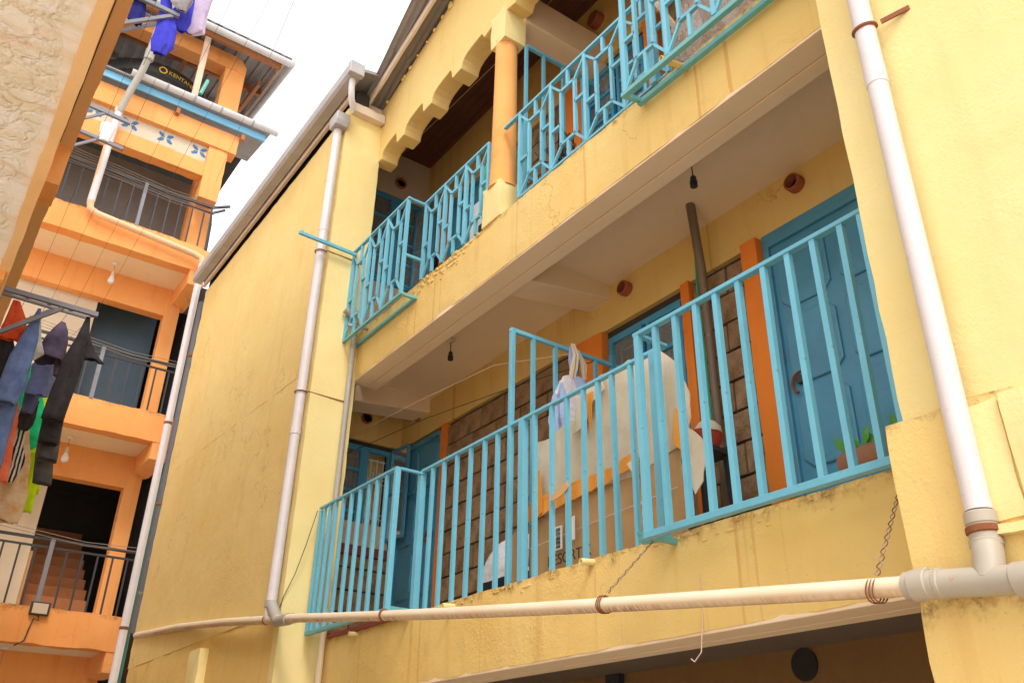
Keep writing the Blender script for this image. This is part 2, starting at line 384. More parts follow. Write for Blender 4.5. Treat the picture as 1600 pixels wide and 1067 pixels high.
# cross beams under slabs
MB().prism([(3.33, 5.19), (4.25, 5.335), (4.25, 5.5), (3.33, 5.5)], 4.62, 4.90, 'y').build('cross_beam', SOFFIT, YB, bevel=.01)
MB().prism([(3.33, 5.20), (4.25, 5.30), (4.25, 5.5), (3.33, 5.5)], 7.50, 7.80, 'y').build('cross_beam', SOFFIT, YB, bevel=.01)
MB().box((3.28, 4.58, 7.88), (4.25, 4.84, 8.25)).build('cross_beam', SOFFIT, YB, bevel=.01)
# inner walls: pieces of the back wall around the openings
bw = MB()
for z0, z1 in ((5.06, 5.46), (7.93, 8.9)):
    bw.box((4.20, 1.4, z0), (4.45, 8.4, z1))
MB().box((4.9, 1.4, 0), (5.0, 8.4, 2.7)).build('ground_floor_back_wall', plaster('shade_brown_wall', (.30, .17, .065), (.26, .14, .05), (.16, .08, .03), .3, .5, .3), YB)  # recess shade painted in: the yellow wall is coloured brown
MB().box((3.36, 1.45, 2.568), (4.9, 8.4, 2.578)).build('ground_floor_ceiling', paint('shade_dark_ceiling', (.20, .155, .12), .9), YB)  # ceiling colour darkened to stand for the shade of the recess
back = bw.build('balcony_back_wall', GOLD if False else YELS, YB)
core = MB()
for z0, z1, holes in ((2.82, 5.07, ((3.84, 4.70, 3.72, 5.0),)), (5.67, 7.94, ((4.03, 4.88, 6.65, 7.88),))):
    y = 1.4
    for h0, h1, b0, b1 in holes:
        core.box((4.245, y, z0), (4.5, h0, z1)); core.box((4.245, h0, z0), (4.5, h1, b0)); core.box((4.245, h0, b1), (4.5, h1, z1)); y = h1
    core.box((4.245, y, z0), (4.5, 8.4, z1))
wallcore = core.build('mortar_bed', MORT, YB)
MB().box((4.75, 3.4, 2.7), (4.8, 5.2, 8.9)).build('room_back_wall', BEIGE, YB)
# left end walls of both balconies
MB().box((3.12, 8.10, 5.06), (4.3, 8.3, 5.46)).build('end_wall', YELS, YB)
endc = MB().box((3.12, 8.14, 2.8), (3.44, 8.3, 5.07)).box((3.44, 8.14, 2.8), (4.12, 8.3, 3.98)).box((4.12, 8.14, 2.8), (4.3, 8.3, 5.07)).box((3.44, 8.14, 5.02), (4.12, 8.3, 5.07)).build('end_wall', MORT, YB)
MB().box((3.12, 7.90, 8.16), (4.3, 8.3, 8.9)).box((3.12, 7.90, 5.67), (3.40, 8.3, 8.17)).box((3.40, 7.9, 5.67), (4.14, 8.3, 6.9)).box((4.14, 7.9, 5.67), (4.3, 8.3, 8.17)).build('end_wall', BEIGE, YB)
MB().box((3.40, 8.09, 3.94), (4.13, 8.15, 4.17)).build('window_apron', BEIGE, YB)
MB().box((3.40, 8.075, 3.84), (4.15, 8.15, 3.935)).build('painted_band', REDW, YB, bevel=.006)
# upper plain back wall L2 over stone
# stone blocks
def block_mesh(l, h, seed):
    m = rough_box((-.03, -l/2, -h/2), (.03, l/2, h/2), .11, .004, .005, seed)
    me = bpy.data.meshes.new('stone_block'); me.from_pydata(m.v, [], m.f); me.materials.append(STONE); fix_normals(me); return me
CH = .2185
blocks = {}
def stones(y0, y1, z0, z1, xf=4.205, parent=None, axis='y'):
    z = z0; r = 0
    while z < z1-.03:
        h = min(CH, z1-z); y = y0; off = .19 if r % 2 else 0
        first = True
        while y < y1-.02:
            L = random.choice((.38, .40, .42)) - (off if first else 0); first = False
            L = min(L, y1-y)
            if y1-(y+L) < .07: L = y1-y
            gap = .016
            key = (round(L, 2), round(h, 2), random.randint(0, 1))
            if key not in blocks: blocks[key] = block_mesh(key[0]-gap, key[1]-gap, random.random()*50)
            o = link('stone_block', blocks[key], parent)
            c = y+L/2; dx = random.uniform(-.005, .006)
            if axis == 'y': o.location = (xf+.03+dx, c, z+h/2)
            else: o.location = (c, xf+.03+dx, z+h/2); o.rotation_euler = (0, 0, R(90))
            y += L
        z += h; r += 1
stones(3.23, 3.74, S1T, 5.05, parent=wallcore)
stones(5.10, 7.13, S1T, 5.05, parent=wallcore)
stones(3.84, 4.70, S1T, 3.70, parent=wallcore)
stones(3.15, 3.83, S2T, 7.92, parent=wallcore)
stones(5.22, 6.42, S2T, 7.92, parent=wallcore)
stones(3.14, 4.24, S1T, 3.84, xf=8.105, parent=endc, axis='x')
# orange door and window posts
def post(y0, y1, z0, z1, x0=4.12, m=ORGD): rough_box((x0, y0, z0), (4.30, y1, z1), .12, .003, .008, y0).build('orange_post', m, YB, True)
post(3.075, 3.215, S1T, 5.06); post(3.745, 3.83, S1T, 5.06, 4.17); post(4.71, 5.085, S1T, 5.06, 4.17); post(7.135, 7.21, S1T, 5.06, 4.18)
post(7.33, 7.50, S2T, 7.93, 4.17); post(6.43, 6.58, S2T, 7.93, 4.17); post(4.895, 5.20, S2T, 7.93, 4.17); post(3.85, 4.015, S2T, 7.93, 4.17)
# doors
def hexline(y0, y1, z0, z1, x, c=.07):
    p = [(y0+c, z0), (y1-c, z0), (y1, z0+c), (y1, z1-c), (y1-c, z1), (y0+c, z1), (y0, z1-c), (y0, z0+c)]
    return p
def door(y0, y1, z0, z1, knob_y, x=4.215, m=DOORB):
    d = MB().box((x, y0, z0), (x+.04, y1, z1)).build('door', m, YB)
    MB().box((x-.03, y0-.045, z0), (x+.03, y0, z1+.03)).box((x-.03, y1, z0), (x+.03, y1+.045, z1+.03)).box((x-.03, y0, z1), (x+.03, y1, z1+.05)).build('frame', m, d, bevel=.004)
    ny, nz = 2, 4; gy = (y1-y0)/ny; gz = (z1-z0)/nz
    for i in range(ny):
        for j in range(nz):
            p = hexline(y0+i*gy+.035, y0+(i+1)*gy-.035, z0+j*gz+.035, z0+(j+1)*gz-.035, x, .06)
            MB().prism(p, x-.018, x+.01).build('panel', m, d, bevel=.009)
    zc = z0+(z1-z0)*.52
    MB().tube([(x-.02, knob_y+.07*math.cos(a), zc+.07*math.sin(a)) for a in [R(k) for k in range(-60, 200, 20)]], .009, 8).build('handle', RUST, d, True)
    MB().lathe([(0.03, -.03), (.03, .02)], (x-.005, knob_y+.01, zc+.02), 12, 'x').build('lock', GREYM, d)
    return d
door(2.15, 3.03, S1T, 4.97, 2.93); door(7.26, 8.04, S1T, 4.97, 7.36)
door(6.64, 7.28, S2T, 7.84, 6.76); door(1.9, 2.7, S2T, 7.84, 2.0)
MB().box((4.19, 2.10, 5.0), (4.3, 3.075, 5.075)).build('door_lintel', DOORB, YB)
# windows
def scroll(cx, cz, r, turn, flip, x, ax):
    pts = []
    for k in range(15):
        a = turn*k/14; rr = r*(1-.55*k/14)
        u = cx+flip*rr*math.cos(a); v = cz+rr*math.sin(a)
        pts.append((x, u, v) if ax == 'x' else (u, x, v))
    return pts
def window(u0, u1, z0, z1, plane, ax, nleaf=2, grille=True, curtain=None, openleaf=False):
    # ax 'x': window in plane x=plane, u = y. ax 'y': plane y = plane, u = x
    def P(u, v, d=0): return (plane+d, u, v) if ax == 'x' else (u, plane+d, v)
    root = MB(); fw_ = .045
    root.bar(P(u0+fw_/2, z0), P(u0+fw_/2, z1), .05, fw_); root.bar(P(u1-fw_/2, z0), P(u1-fw_/2, z1), .05, fw_)
    root.bar(P(u0+fw_, z0+fw_/2), P(u1-fw_, z0+fw_/2), .05, fw_); root.bar(P(u0+fw_, z1-fw_/2), P(u1-fw_, z1-fw_/2), .05, fw_)
    wo = root.build('window', FRAMEB, YB)
    wd = (u1-u0)/max(1, nleaf)
    for i in range(nleaf):
        a, b = u0+i*wd+.012, u0+(i+1)*wd-.012
        lf = MB()
        for uu in (a+.03, b-.03): lf.bar(P(uu, z0+.03, -.02), P(uu, z1-.03, -.02), .035, .035)
        n = 4
        for k in range(n+1):
            zz = z0+.05+(z1-z0-.1)*k/n; lf.bar(P(a+.04, zz, -.02), P(b-.04, zz, -.02), .03, .03)
        lo = lf.build('casement', FRAMEB, wo)
        for k in range(n):
            za = z0+.05+(z1-z0-.1)*k/n+.012; zb = z0+.05+(z1-z0-.1)*(k+1)/n-.012
            q = MB(); p0 = P(a+.045, za, -.015); p1 = P(b-.045, zb, -.010)
            q.box(tuple(min(p, r) for p, r in zip(p0, p1)), tuple(max(p, r) for p, r in zip(p0, p1))).build('pane', GLASS, wo)
    if grille:
        gm = MB(); nb = max(3, round((u1-u0)/.16))
        for k in range(nb+1):
            uu = u0+.05+(u1-u0-.1)*k/nb; gm.tube([P(uu, z0+.03, .07), P(uu, z1-.08, .07)], .007, 6)
        for zz in (z0+.05, z1-.1): gm.tube([P(u0+.03, zz, .07), P(u1-.03, zz, .07)], .007, 6)
        for k in range(nb):
            uc = u0+.05+(u1-u0-.1)*(k+.5)/nb
            for zz in (z0+(z1-z0)*.30, z0+(z1-z0)*.68):
                for fl in (-1, 1):
                    for tz in (-1, 1):
                        pts = scroll(uc+fl*.035, zz, .038, tz*5.0, fl, 0, 'x')
                        gm.tube([P(p[1], p[2], .07) for p in pts], .006, 5)
                gm.tube([P(uc, zz-.1, .07), P(uc, zz+.1, .07)], .010, 6)
        gm.build('grille', WHITE, wo, True)
    if curtain:
        cm = MB(); n = 40; vs = []; fs = []
        for i in range(n+1):
            uu = u0-.05+(u1-u0+.1)*i/n; d = .16+.018*math.sin(i*1.3)+.012*math.sin(i*.5)
            vs += [P(uu, z0-.1, d), P(uu, z1+.02, d)]
        fs = [(2*i, 2*i+2, 2*i+3, 2*i+1) for i in range(n)]
        cm.add(vs, fs).build('curtain', curtain, wo, True)
    return wo
CURT = cloth('patterned_brown_curtain', (.22, .15, .085), (.08, .05, .03))
CURT2 = cloth('grey_flowered_curtain', (.16, .17, .17), (.07, .07, .08))
CURT3 = cloth('dark_navy_red_curtain', (.025, .02, .05), (.30, .03, .025))
window(3.85, 4.69, 3.74, 4.99, 4.25, 'x', 2, True, CURT)
window(4.04, 4.87, 6.67, 7.87, 4.25, 'x', 2, True, CURT2)
window(3.44, 3.80, 4.0, 5.01, 8.15, 'y', 1, True, CURT3)
window(3.80, 4.12, 4.0, 5.01, 8.15, 'y', 0, True, None)
window(3.41, 3.77, 6.92, 8.15, 7.93, 'y', 1, False, CURT2)
window(3.77, 4.13, 6.92, 8.15, 7.93, 'y', 1, False, CURT)
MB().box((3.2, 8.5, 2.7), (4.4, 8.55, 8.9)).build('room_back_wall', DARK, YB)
# opened casement of the lower end window
def leaf(pts, name='open_casement'):
    m = MB()
    for a, b in zip(pts, pts[1:]+pts[:1]): m.bar(a, b, .03, .03)
    m.bar([(a+b)/2 for a, b in zip(pts[0], pts[3])], [(a+b)/2 for a, b in zip(pts[1], pts[2])], .02, .02)
    o = m.build(name, DOORB, YB)
    MB().add([pts[0], pts[1], pts[2], pts[3]], [(0, 1, 2, 3)]).build('pane', GLASS, o)
leaf([(4.10, 8.08, 4.03), (4.13, 7.78, 4.03), (4.13, 7.78, 5.0), (4.10, 8.08, 5.0)])
leaf([(4.05, 7.88, 6.95), (4.12, 7.55, 6.95), (4.12, 7.55, 8.0), (4.05, 7.88, 8.0)])
# clay vent pipes
def vent(loc, axis='x', r=.062, out=.07):
    n = 18; m = MB()
    prof = [(r*.78, .10), (r*.78, -out), (r, -out+random.uniform(0, .012)), (r, .10)]
    m.lathe(prof, loc, n, axis); m.f = m.f[:-2]
    o = m.build('vent_pipe', CLAY, YB, True)
    MB().lathe([(r*.78, .0), (r*.78, .01)], loc, n, axis).build('vent_hole', DARK, o)
vent((4.2, 2.74, 5.315)); vent((4.2, 4.41, 5.315)); vent((4.2, 7.73, 5.33), out=.03); vent((3.76, 8.10, 5.315), 'y', out=.03)
vent((4.2, 4.62, 8.50), out=.09, r=.085); vent((3.80, 7.90, 8.37), 'y', r=.075, out=.035)
MB().lathe([(.10, -.012), (.10, .03)], (4.9, 3.71, 2.467), 20, 'x').build('vent_hole', DARK, YB)
# column, pedestal and capital
COLX, COLY = 3.19, 4.735
MB().lathe([(.125, 0), (.113, .05), (.106, .3), (.100, 1.0), (.097, 1.55), (.105, 1.62)], (COLX, COLY, 6.03), 28).build('column', COLM, YB, True)
rough_box((3.085, 4.615, 5.69), (3.31, 4.87, 6.06), .05, .006, .02, 21).build('column_pedestal', YELP, YB, True)
rough_box((3.085, 4.61, 7.60), (3.31, 4.85, 7.99), .06, .004, .012, 22).build('column_capital', YELP, YB, True)
# scalloped gable wall
def zr(y): return 8.52+.28*(7.22-y) if y > 4.3 else 8.52+.28*(7.22-4.3)-.28*(4.3-y)
prof = [(7.12, 7.80), (6.97, 7.80)]
def scal(ya, za, yb, zb, zn):
    L = ya-yb
    return [(ya-L*.04, za+(zb-za)*.35), (ya-L*.12, za+(zb-za)*.62), (ya-L*.28, za+(zb-za)*.80), (ya-L*.55, za+(zb-za)*.92), (ya-L*.8, za+(zb-za)*.97), (yb, zb), (yb-.015, zb-.03), (yb-.04, zn)]
prof += scal(6.97, 7.80, 6.67, 7.945, 7.79)+[(6.47, 7.79)]+scal(6.47, 7.79, 6.12, 7.955, 7.81)+[(5.92, 7.81)]
prof += scal(5.92, 7.81, 5.57, 7.965, 7.83)+[(5.37, 7.83)]+scal(5.37, 7.83, 5.02, 7.98, 7.90)+[(4.86, 7.93)]
right = [(2*4.735-y, z) for y, z in prof if 2*4.735-y < 6][::-1]
right = [(y, z) for y, z in right if y >= 2.4]
poly = prof+[(4.73, 7.94)]+right+[(2.35, 7.80), (1.50, 7.80), (1.50, zr(1.5)), (4.3, zr(4.3)), (7.12, zr(7.12))]
gw = MB().prism(poly, 3.10, 3.30).build('scalloped_gable_wall', YEL, YB, bevel=.006)
# torn mortar lumps along the roof line and crumbling plaster on the slab edge
def lump(loc, s, m, parent, name, seed):
    import bmesh
    bm = bmesh.new(); bmesh.ops.create_icosphere(bm, subdivisions=2, radius=1)
    for v in bm.verts:
        d = 1+.45*noise.noise(v.co*1.7+Vector((seed, 0, 0)))
        v.co = Vector((v.co.x*s[0], v.co.y*s[1], v.co.z*s[2]))*d+Vector(loc)
    me = bpy.data.meshes.new(name); bm.to_mesh(me); bm.free(); me.materials.append(m)
    return link(name, me, parent)
for i in range(13):
    y = random.uniform(5.3, 7.0); s = random.uniform(.012, .04)
    lump((3.09, y, zr(y)-random.uniform(0, .06)), (.015, s, s*.8), YEL, YB, 'mortar_lump', i*3.1)
for i in range(60):
    y = random.triangular(4.9, 6.0, 5.35); s = random.uniform(.008, .026)
    lump((3.098, y, 5.69-abs(random.gauss(0, .065))), (.007, s*1.1, s*.7), YELS, YB, 'plaster_crumb', i*2.3)
for i in range(34):
    y = random.uniform(1.6, 5.2); s = random.uniform(.006, .018)
    lump((3.10, y, 2.83-abs(random.gauss(0, .03))), (.006, s*2, s*.6), YELS, YB, 'plaster_crumb', i*4.3)
# gable roof
def sheet(y0, y1, x0a, x0b, x1, n=None):
    ncor = max(6, int((x1-min(x0a, x0b))/.019)); m = MB(); vs = []; fs = []
    for j in range(2):
        y = (y0, y1)[j]; xa = (x0a, x0b)[j]
        for i in range(ncor+1):
            x = xa+(x1-xa)*i/ncor
            vs.append((x, y, zr(y)+.055+.009*math.sin(i*math.pi/2)))
    fs = [(i, i+1, ncor+1+i+1, ncor+1+i) for i in range(ncor)]
    return m.add(vs, fs)
roof = MB().box((3.27, 1.2, 9.42), (6.5, 7.6, 9.46)).build('gable_roof', TIMB, YB)
for y0, y1, a, b in ((7.40, 6.4, 2.90, 2.80), (6.42, 5.3, 2.80, 2.69), (5.32, 4.3, 2.69, 2.60), (4.3, 3.2, 2.6, 2.7), (3.22, 2.2, 2.7, 2.8), (2.22, 1.2, 2.8, 2.87)):
    sheet(y0, y1, a, b, 3.26).build('roof_sheet', IRON, roof, True)
def raf(ya, yb, x, dz0, dz1, wd, m, name, rough=False):
    p = [(ya, zr(ya)+dz0), (yb, zr(yb)+dz0), (yb, zr(yb)+dz1), (ya, zr(ya)+dz1)]
    return MB().prism(p, x, x+wd).build(name, m, roof)
n = 26
top = []; bot = []
for i in range(n+1):
    y = 7.38+(4.3-7.38)*i/n; top.append((y, zr(y)+.045)); bot.append((y, zr(y)-.045+.018*noise.noise(Vector((y*5, 0, 0)))))
MB().prism(bot+top[::-1], 2.905, 2.935).build('barge_board', FASC, roof)
raf(4.3, 1.2, 2.905, -.045, .045, .03, FASC, 'barge_board')
for y in (7.12, 5.15, 3.2): MB().box((2.93, y-.03, zr(y)-.06), (3.2, y+.03, zr(y)+.03)).build('purlin', TIMB if y < 6 else FASC, roof)
rough_box((2.72, 6.96, 8.28), (3.09, 7.10, 8.40), .05, .005, .02, 31).build('wall_plate', FASC, YB, True)
# boarded ceiling of the upper balcony
ceil = MB().box((3.28, 1.5, 8.86), (4.3, 7.95, 8.9)).build('boarded_ceiling', DARK, YB)
for i in range(9): MB().box((3.30+i*.102, 1.5, 8.80), (3.30+i*.102+.097, 7.92, 8.858)).build('ceiling_board', WOODD, ceil)
MB().tube([(3.55, 7.9, 8.45), (3.6, 6.5, 8.40), (3.62, 5.5, 8.36), (3.6, 4.3, 8.40), (3.6, 2, 8.5)], .004, 5).build('washing_line', PALET, YB)
# wing roof: fascia, box gutter
wr = MB().prism([(2.55, 8.62), (6.5, 9.5), (6.5, 9.54), (2.55, 8.66)], 6.75, 12.0, 'y').build('wing_roof', IRON, YB)
MB().box((2.655, 7.0, 8.42), (2.69, 11.9, 8.56)).build('fascia_board', FASC, wr); MB().box((2.74, 7.0, 8.30), (2.9, 11.9, 8.6)).build('eaves_gap', DARK, wr)
gp = [(2.50, 8.62), (2.50, 8.50), (2.53, 8.475), (2.63, 8.475), (2.65, 8.50), (2.65, 8.62), (2.638, 8.62), (2.638, 8.505), (2.625, 8.487), (2.535, 8.487), (2.512, 8.505), (2.512, 8.62)]
MB().prism(gp, 6.70, 11.95, 'y').build('box_gutter', GUT, wr)
for y in (8.3, 9.8, 11.2): MB().prism([(u+(-.004 if u < 2.57 else .004), v-.004) for u, v in gp[:6]]+[(2.575, 8.56)], y, y+.03, 'y').build('gutter_joint', GUT, wr)
MB().box((2.49, 6.64, 8.47), (2.66, 6.71, 8.63)).build('gutter_end_cap', GUT, wr, bevel=.008)
MB().tube([(2.58, 6.76, 8.48), (2.58, 6.76, 8.36), (2.61, 6.80, 8.26), (2.68, 6.88, 8.20)], .034, 14).build('outlet_elbow', GUTW, wr, True)
# drain spouts poking out of the slabs
def spout(y, z, out, r=.018, m=YELP, dz=0):
    o = MB(); o.lathe([(r, 0), (r, out), (r*.75, out), (r*.75, 0)], (0, 0, 0), 12, 'x'); o.f = o.f[:-2]
    s = o.build('drain_spout', m, YB, True); s.rotation_euler = (0, R(180-4), R(-8)); s.location = (3.12, y, z); return s
spout(5.05, 2.80, .10); spout(3.63, 2.82, .10); spout(6.45, 2.80, .09); spout(2.63, 5.62, .22, .02, GOLD); spout(6.85, 5.66, .22, .02, PVCG)
# ground floor interior
MB().box((4.84, 5.40, 0), (4.89, 5.56, 2.59)).build('steel_post', GREYM, YB)

# ================================================================== RAILINGS, lower balcony
BT = .026
def bal_mesh(h, m, w_=BT, name='baluster'):
    b = MB().box((-w_/2, -w_/2, 0), (w_/2, w_/2, h)); me = bpy.data.meshes.new(name); me.from_pydata(b.v, [], b.f); me.materials.append(m); return me
def rail_thing(label, loc): return thing('balcony_railing', label, 'railing', loc)
def bars(t, x, ys, z0, z1, m=BLUE, w_=BT, name='baluster', jit=.004):
    me = bal_mesh(z1-z0, m, w_, name)
    for y in ys:
        o = link(name, me, t); o.location = (x+random.uniform(-.001, .001), y+random.uniform(-jit, jit), z0); o.rotation_euler = (R(random.uniform(-.5, .5)), 0, 0)
def lin_sp(a, b, n): return [a+(b-a)*i/(n-1) for i in range(n)]
# left bay
t = rail_thing('turquoise railing of the lower balcony, section boxed out beside the left downpipe', (2.9, 6.2, S1T))
bars(t, 2.90, [6.88, 6.78, 6.66, 6.52, 6.37, 6.22, 6.07, 5.92, 5.77], 2.85, 3.87)
MB().bar((2.90, 6.97, 3.88), (2.90, 5.60, 3.865), .036, .02).build('top_rail', BLUE, t, bevel=.003)
MB().bar((2.90, 6.97, 2.84), (2.90, 5.60, 2.83), .036, .03).build('bottom_rail', BLUEG, t, bevel=.003)
MB().bar((2.90, 5.61, 2.83), (2.90, 5.61, 3.86), .04).build('corner_post', BLUE, t, bevel=.003)
MB().bar((2.90, 6.96, 2.85), (2.90, 6.96, 3.86), .03).build('corner_post', BLUE, t, bevel=.003)
MB().bar((2.92, 5.61, 3.865), (3.13, 5.61, 3.865), .03, .02).build('return_rail', BLUE, t, bevel=.003)
MB().bar((2.92, 5.61, 2.845), (3.13, 5.61, 2.845), .03, .03).build('return_rail', BLUEG, t, bevel=.003)
MB().bar((3.09, 5.62, 2.833), (3.09, 6.97, 2.84), .03, .03).build('inner_bottom_rail', REDW, t)
# middle
t = rail_thing('turquoise middle railing of the lower balcony, in front of the cardboard', (3.12, 4.4, S1T))
MB().bar((3.12, 5.62, 3.885), (3.12, 3.02, 3.885), .036, .02).build('top_rail', BLUE, t, bevel=.003)
bars(t, 3.12, [5.47, 5.30, 5.12, 4.95, 4.77, 4.60], 2.83, 3.875)
bars(t, 3.12, [4.19, 4.02, 3.86, 3.71, 3.57, 3.44, 3.29], 2.83, 3.875)
bars(t, 3.12, [5.62, 4.31, 3.10], 2.83, 3.875, w_=.048, name='post')
# right bay
t = rail_thing('turquoise railing of the lower balcony, section standing out in front of the blue door', (2.92, 2.3, S1T))
MB().bar((2.92, 3.03, 3.885), (2.92, 1.48, 3.885), .038, .022).build('top_rail', BLUE, t, bevel=.003)
MB().bar((2.92, 3.03, 2.80), (2.92, 1.48, 2.80), .038, .034).build('bottom_rail', BLUE, t, bevel=.003)
bars(t, 2.92, [2.87, 2.73, 2.59, 2.45, 2.31, 2.16, 2.01, 1.87, 1.74, 1.63], 2.815, 3.875, w_=.028)
bars(t, 2.92, [3.01], 2.815, 3.875, w_=.034, name='corner_post')
MB().bar((2.94, 3.01, 3.885), (3.13, 3.01, 3.885), .03, .02).build('return_rail', BLUE, t, bevel=.003)
MB().bar((2.94, 3.01, 2.80), (3.13, 3.01, 2.80), .03, .03).build('return_rail', BLUEG, t, bevel=.003)
# wall partition frame
t = thing('partition_frame', 'tall turquoise frame dividing the lower balcony, rising above the railing', 'frame', (3.6, 4.46, S1T))
MB().bar((3.12, 4.46, 2.83), (3.12, 4.46, 4.62), .034).build('post', BLUE, t, bevel=.003)
MB().bar((3.10, 4.46, 4.61), (4.17, 4.46, 4.61), .03, .03).build('top_bar', BLUE, t, bevel=.003)
for x in (3.30, 3.50, 3.70, 3.88): MB().bar((x, 4.46, 2.9), (x, 4.46, 4.60), .026).build('upright', BLUE, t)
MB().bar((4.05, 4.46, 2.83), (4.05, 4.46, 4.70), .04).build('post', DOORB, t, bevel=.003)
# ---- upper balcony, geometric pattern
def pattern(t, x, ya, yb, z0, z1, first=True, last=True, m=BLUE):
    # tall inner hexagon between two full uprights; ya > yb
    L = ya-yb; u = lambda f: ya-L*f; v = lambda f: z0+(z1-z0)*f; W = .024
    def b(p, q, nm, w_=W): MB().bar((x, u(p[0]), v(p[1])), (x, u(q[0]), v(q[1])), w_, w_, upv=(1, 0, 0)).build(nm, m, t)
    if first: b((0, 0), (0, 1), 'upright', .03)
    if last: b((1, 0), (1, 1), 'upright', .03)
    b((.30, .19), (.30, .81), 'inner_upright'); b((.70, .19), (.70, .81), 'inner_upright')
    b((.28, .81), (.72, .81), 'cross_piece'); b((.28, .19), (.72, .19), 'cross_piece')
    b((.50, .82), (.50, 1), 'stub'); b((.50, 0), (.50, .18), 'stub')
    b((.02, .97), (.29, .82), 'diagonal', .018); b((.71, .82), (.98, .98), 'diagonal', .018)
    b((.02, .02), (.29, .18), 'diagonal', .018); b((.71, .18), (.98, .03), 'diagonal', .018)
    b((.02, .42), (.29, .42), 'link'); b((.71, .55), (.98, .55), 'link')
RZ0, RZ1 = 5.73, 6.555
t = rail_thing('turquoise patterned railing of the upper balcony, section boxed out at the left end', (2.95, 6.4, 5.5))
for i in range(3): pattern(t, 2.95, 7.03-.37*i, 7.03-.37*(i+1), 5.56, 6.55, first=True, last=i == 2)
MB().bar((2.95, 7.07, 6.56), (2.95, 5.89, 6.56), .034, .022).build('top_rail', BLUE, t, bevel=.003)
for x in (2.95, 3.085): MB().bar((x, 7.07, 5.545), (x, 5.89, 5.545), .03, .026).build('bottom_rail', BLUEG, t, bevel=.003)
MB().bar((2.96, 5.91, 6.56), (3.12, 5.91, 6.56), .03, .02).build('return_rail', BLUE, t)
MB().bar((2.96, 5.91, 5.95), (3.12, 5.91, 5.95), .024).build('return_rail', BLUE, t)
MB().bar((2.96, 5.91, 5.545), (3.09, 5.91, 5.545), .024).build('return_rail', BLUEG, t)
t = rail_thing('turquoise patterned railing of the upper balcony, between the boxed section and the column', (3.12, 5.4, S2T))
for i in range(3): pattern(t, 3.12, 5.88-.345*i, 5.88-.345*(i+1), RZ0, RZ1, True, i == 2)
MB().bar((3.12, 5.90, 6.565), (3.12, 4.84, 6.565), .034, .022).build('top_rail', BLUE, t, bevel=.003)
t = rail_thing('turquoise patterned railing of the upper balcony, right of the peach column', (3.12, 3.7, S2T))
for i in range(4): pattern(t, 3.12, 4.40-.40*i, 4.40-.40*(i+1), RZ0, RZ1, True, i == 3)
MB().bar((3.12, 4.62, 6.565), (3.12, 2.8, 6.565), .034, .022).build('top_rail', BLUE, t, bevel=.003)
MB().bar((3.12, 4.40, 5.725), (3.12, 2.8, 5.725), .03, .022).build('bottom_rail', BLUE, t, bevel=.003)
t = rail_thing('turquoise patterned railing of the upper balcony, boxed out at the right end', (2.92, 2.3, 5.5))
for i in range(4): pattern(t, 2.92, 2.98-.37*i, 2.98-.37*(i+1), 5.60, 6.58, True, i == 3)
for x, z in ((2.92, 5.585), (3.06, 5.60)): MB().bar((x, 3.02, z), (x, 1.48, z-.03), .034, .034).build('bottom_rail', BLUEG, t, bevel=.003)
MB().bar((2.93, 3.0, 5.585), (3.09, 3.0, 5.62), .03).build('return_rail', BLUEG, t)
MB().bar((2.92, 3.02, 6.59), (2.92, 1.48, 6.59), .034, .022).build('top_rail', BLUE, t, bevel=.003)
MB().bar((3.10, 2.90, 5.70), (3.10, 2.90, 6.6), .05).build('post', BLUE, t, bevel=.003)
t = thing('partition_frame', 'turquoise frame standing behind the peach column on the upper balcony', 'frame', (3.6, 4.62, S2T))
MB().bar((3.31, 4.60, 7.60), (4.15, 4.60, 7.60), .03).build('top_bar', BLUE, t)
for x in (3.31, 3.50, 3.72, 3.95): MB().bar((x, 4.60, 5.75), (x, 4.60, 7.59), .026).build('upright', BLUE, t)
MB().bar((3.31, 4.60, 6.15), (4.1, 4.60, 6.15), .024).build('cross_bar', BLUE, t)
t = thing('drying_arm', 'turquoise iron arm sticking out from the corner of the upper left railing', 'drying arm', (2.9, 6.97, 6.5))
MB().bar((2.95, 6.97, 6.50), (2.33, 6.97, 6.52), .028, .034).build('arm', BLUE, t, bevel=.003)
for x in (2.36, 2.63): MB().tube([(x+.014*math.cos(a), 6.97, 6.535+.02*math.sin(a)) for a in lin_sp(-.3, 3.4, 8)], .004, 6).build('hook', BLUE, t)

# ================================================================== PIPES on the yellow building
def ring(m, c, r, h, axis='z', n=24): return m.lathe([(r*.9, -h/2), (r, -h/2+.004), (r, h/2-.004), (r*.9, h/2)], c, n, axis)
t = thing('downpipe', 'thick white plastic downpipe on the right wall ending in a grey tee', 'pipe', (2.625, 1.29, 2.3))
MB().tube([(2.64, 1.297, 9.3), (2.64, 1.297, 4.22)], .0415, 24).build('pipe', PVC, t, True)
MB().tube([(2.64, 1.297, 4.235), (2.64, 1.297, 2.46)], .040, 24).build('pipe', PVC, t, True)
ring(MB(), (2.64, 1.297, 4.22), .0432, .10).build('socket', PVC, t, True)
sk = MB(); ring(sk, (2.64, 1.297, 2.435), .047, .04); sk.tube([(2.64, 1.297, 2.44), (2.64, 1.297, 2.36)], .0435, 24); ring(sk, (2.64, 1.297, 2.36), .048, .025)
sk.build('socket', TEEM, t, True)
MB().tube([(2.64, 1.297, 2.36), (2.615, 1.288, 2.31), (2.60, 1.292, 2.245)], .044, 24).build('tee_branch', TEEM, t, True)
cl = MB(); ring(cl, (2.64, 1.297, 2.40), .050, .024); cl.bar((2.67, 1.23, 2.40), (2.70, 1.15, 2.405), .006, .03); cl.build('clamp', RUST, t)
cl = MB(); cl.tube([(2.64+.0445*math.cos(a), 1.297+.0445*math.sin(a), 4.48+.012*math.cos(a)) for a in lin_sp(R(40), R(310), 18)], .008, 8)
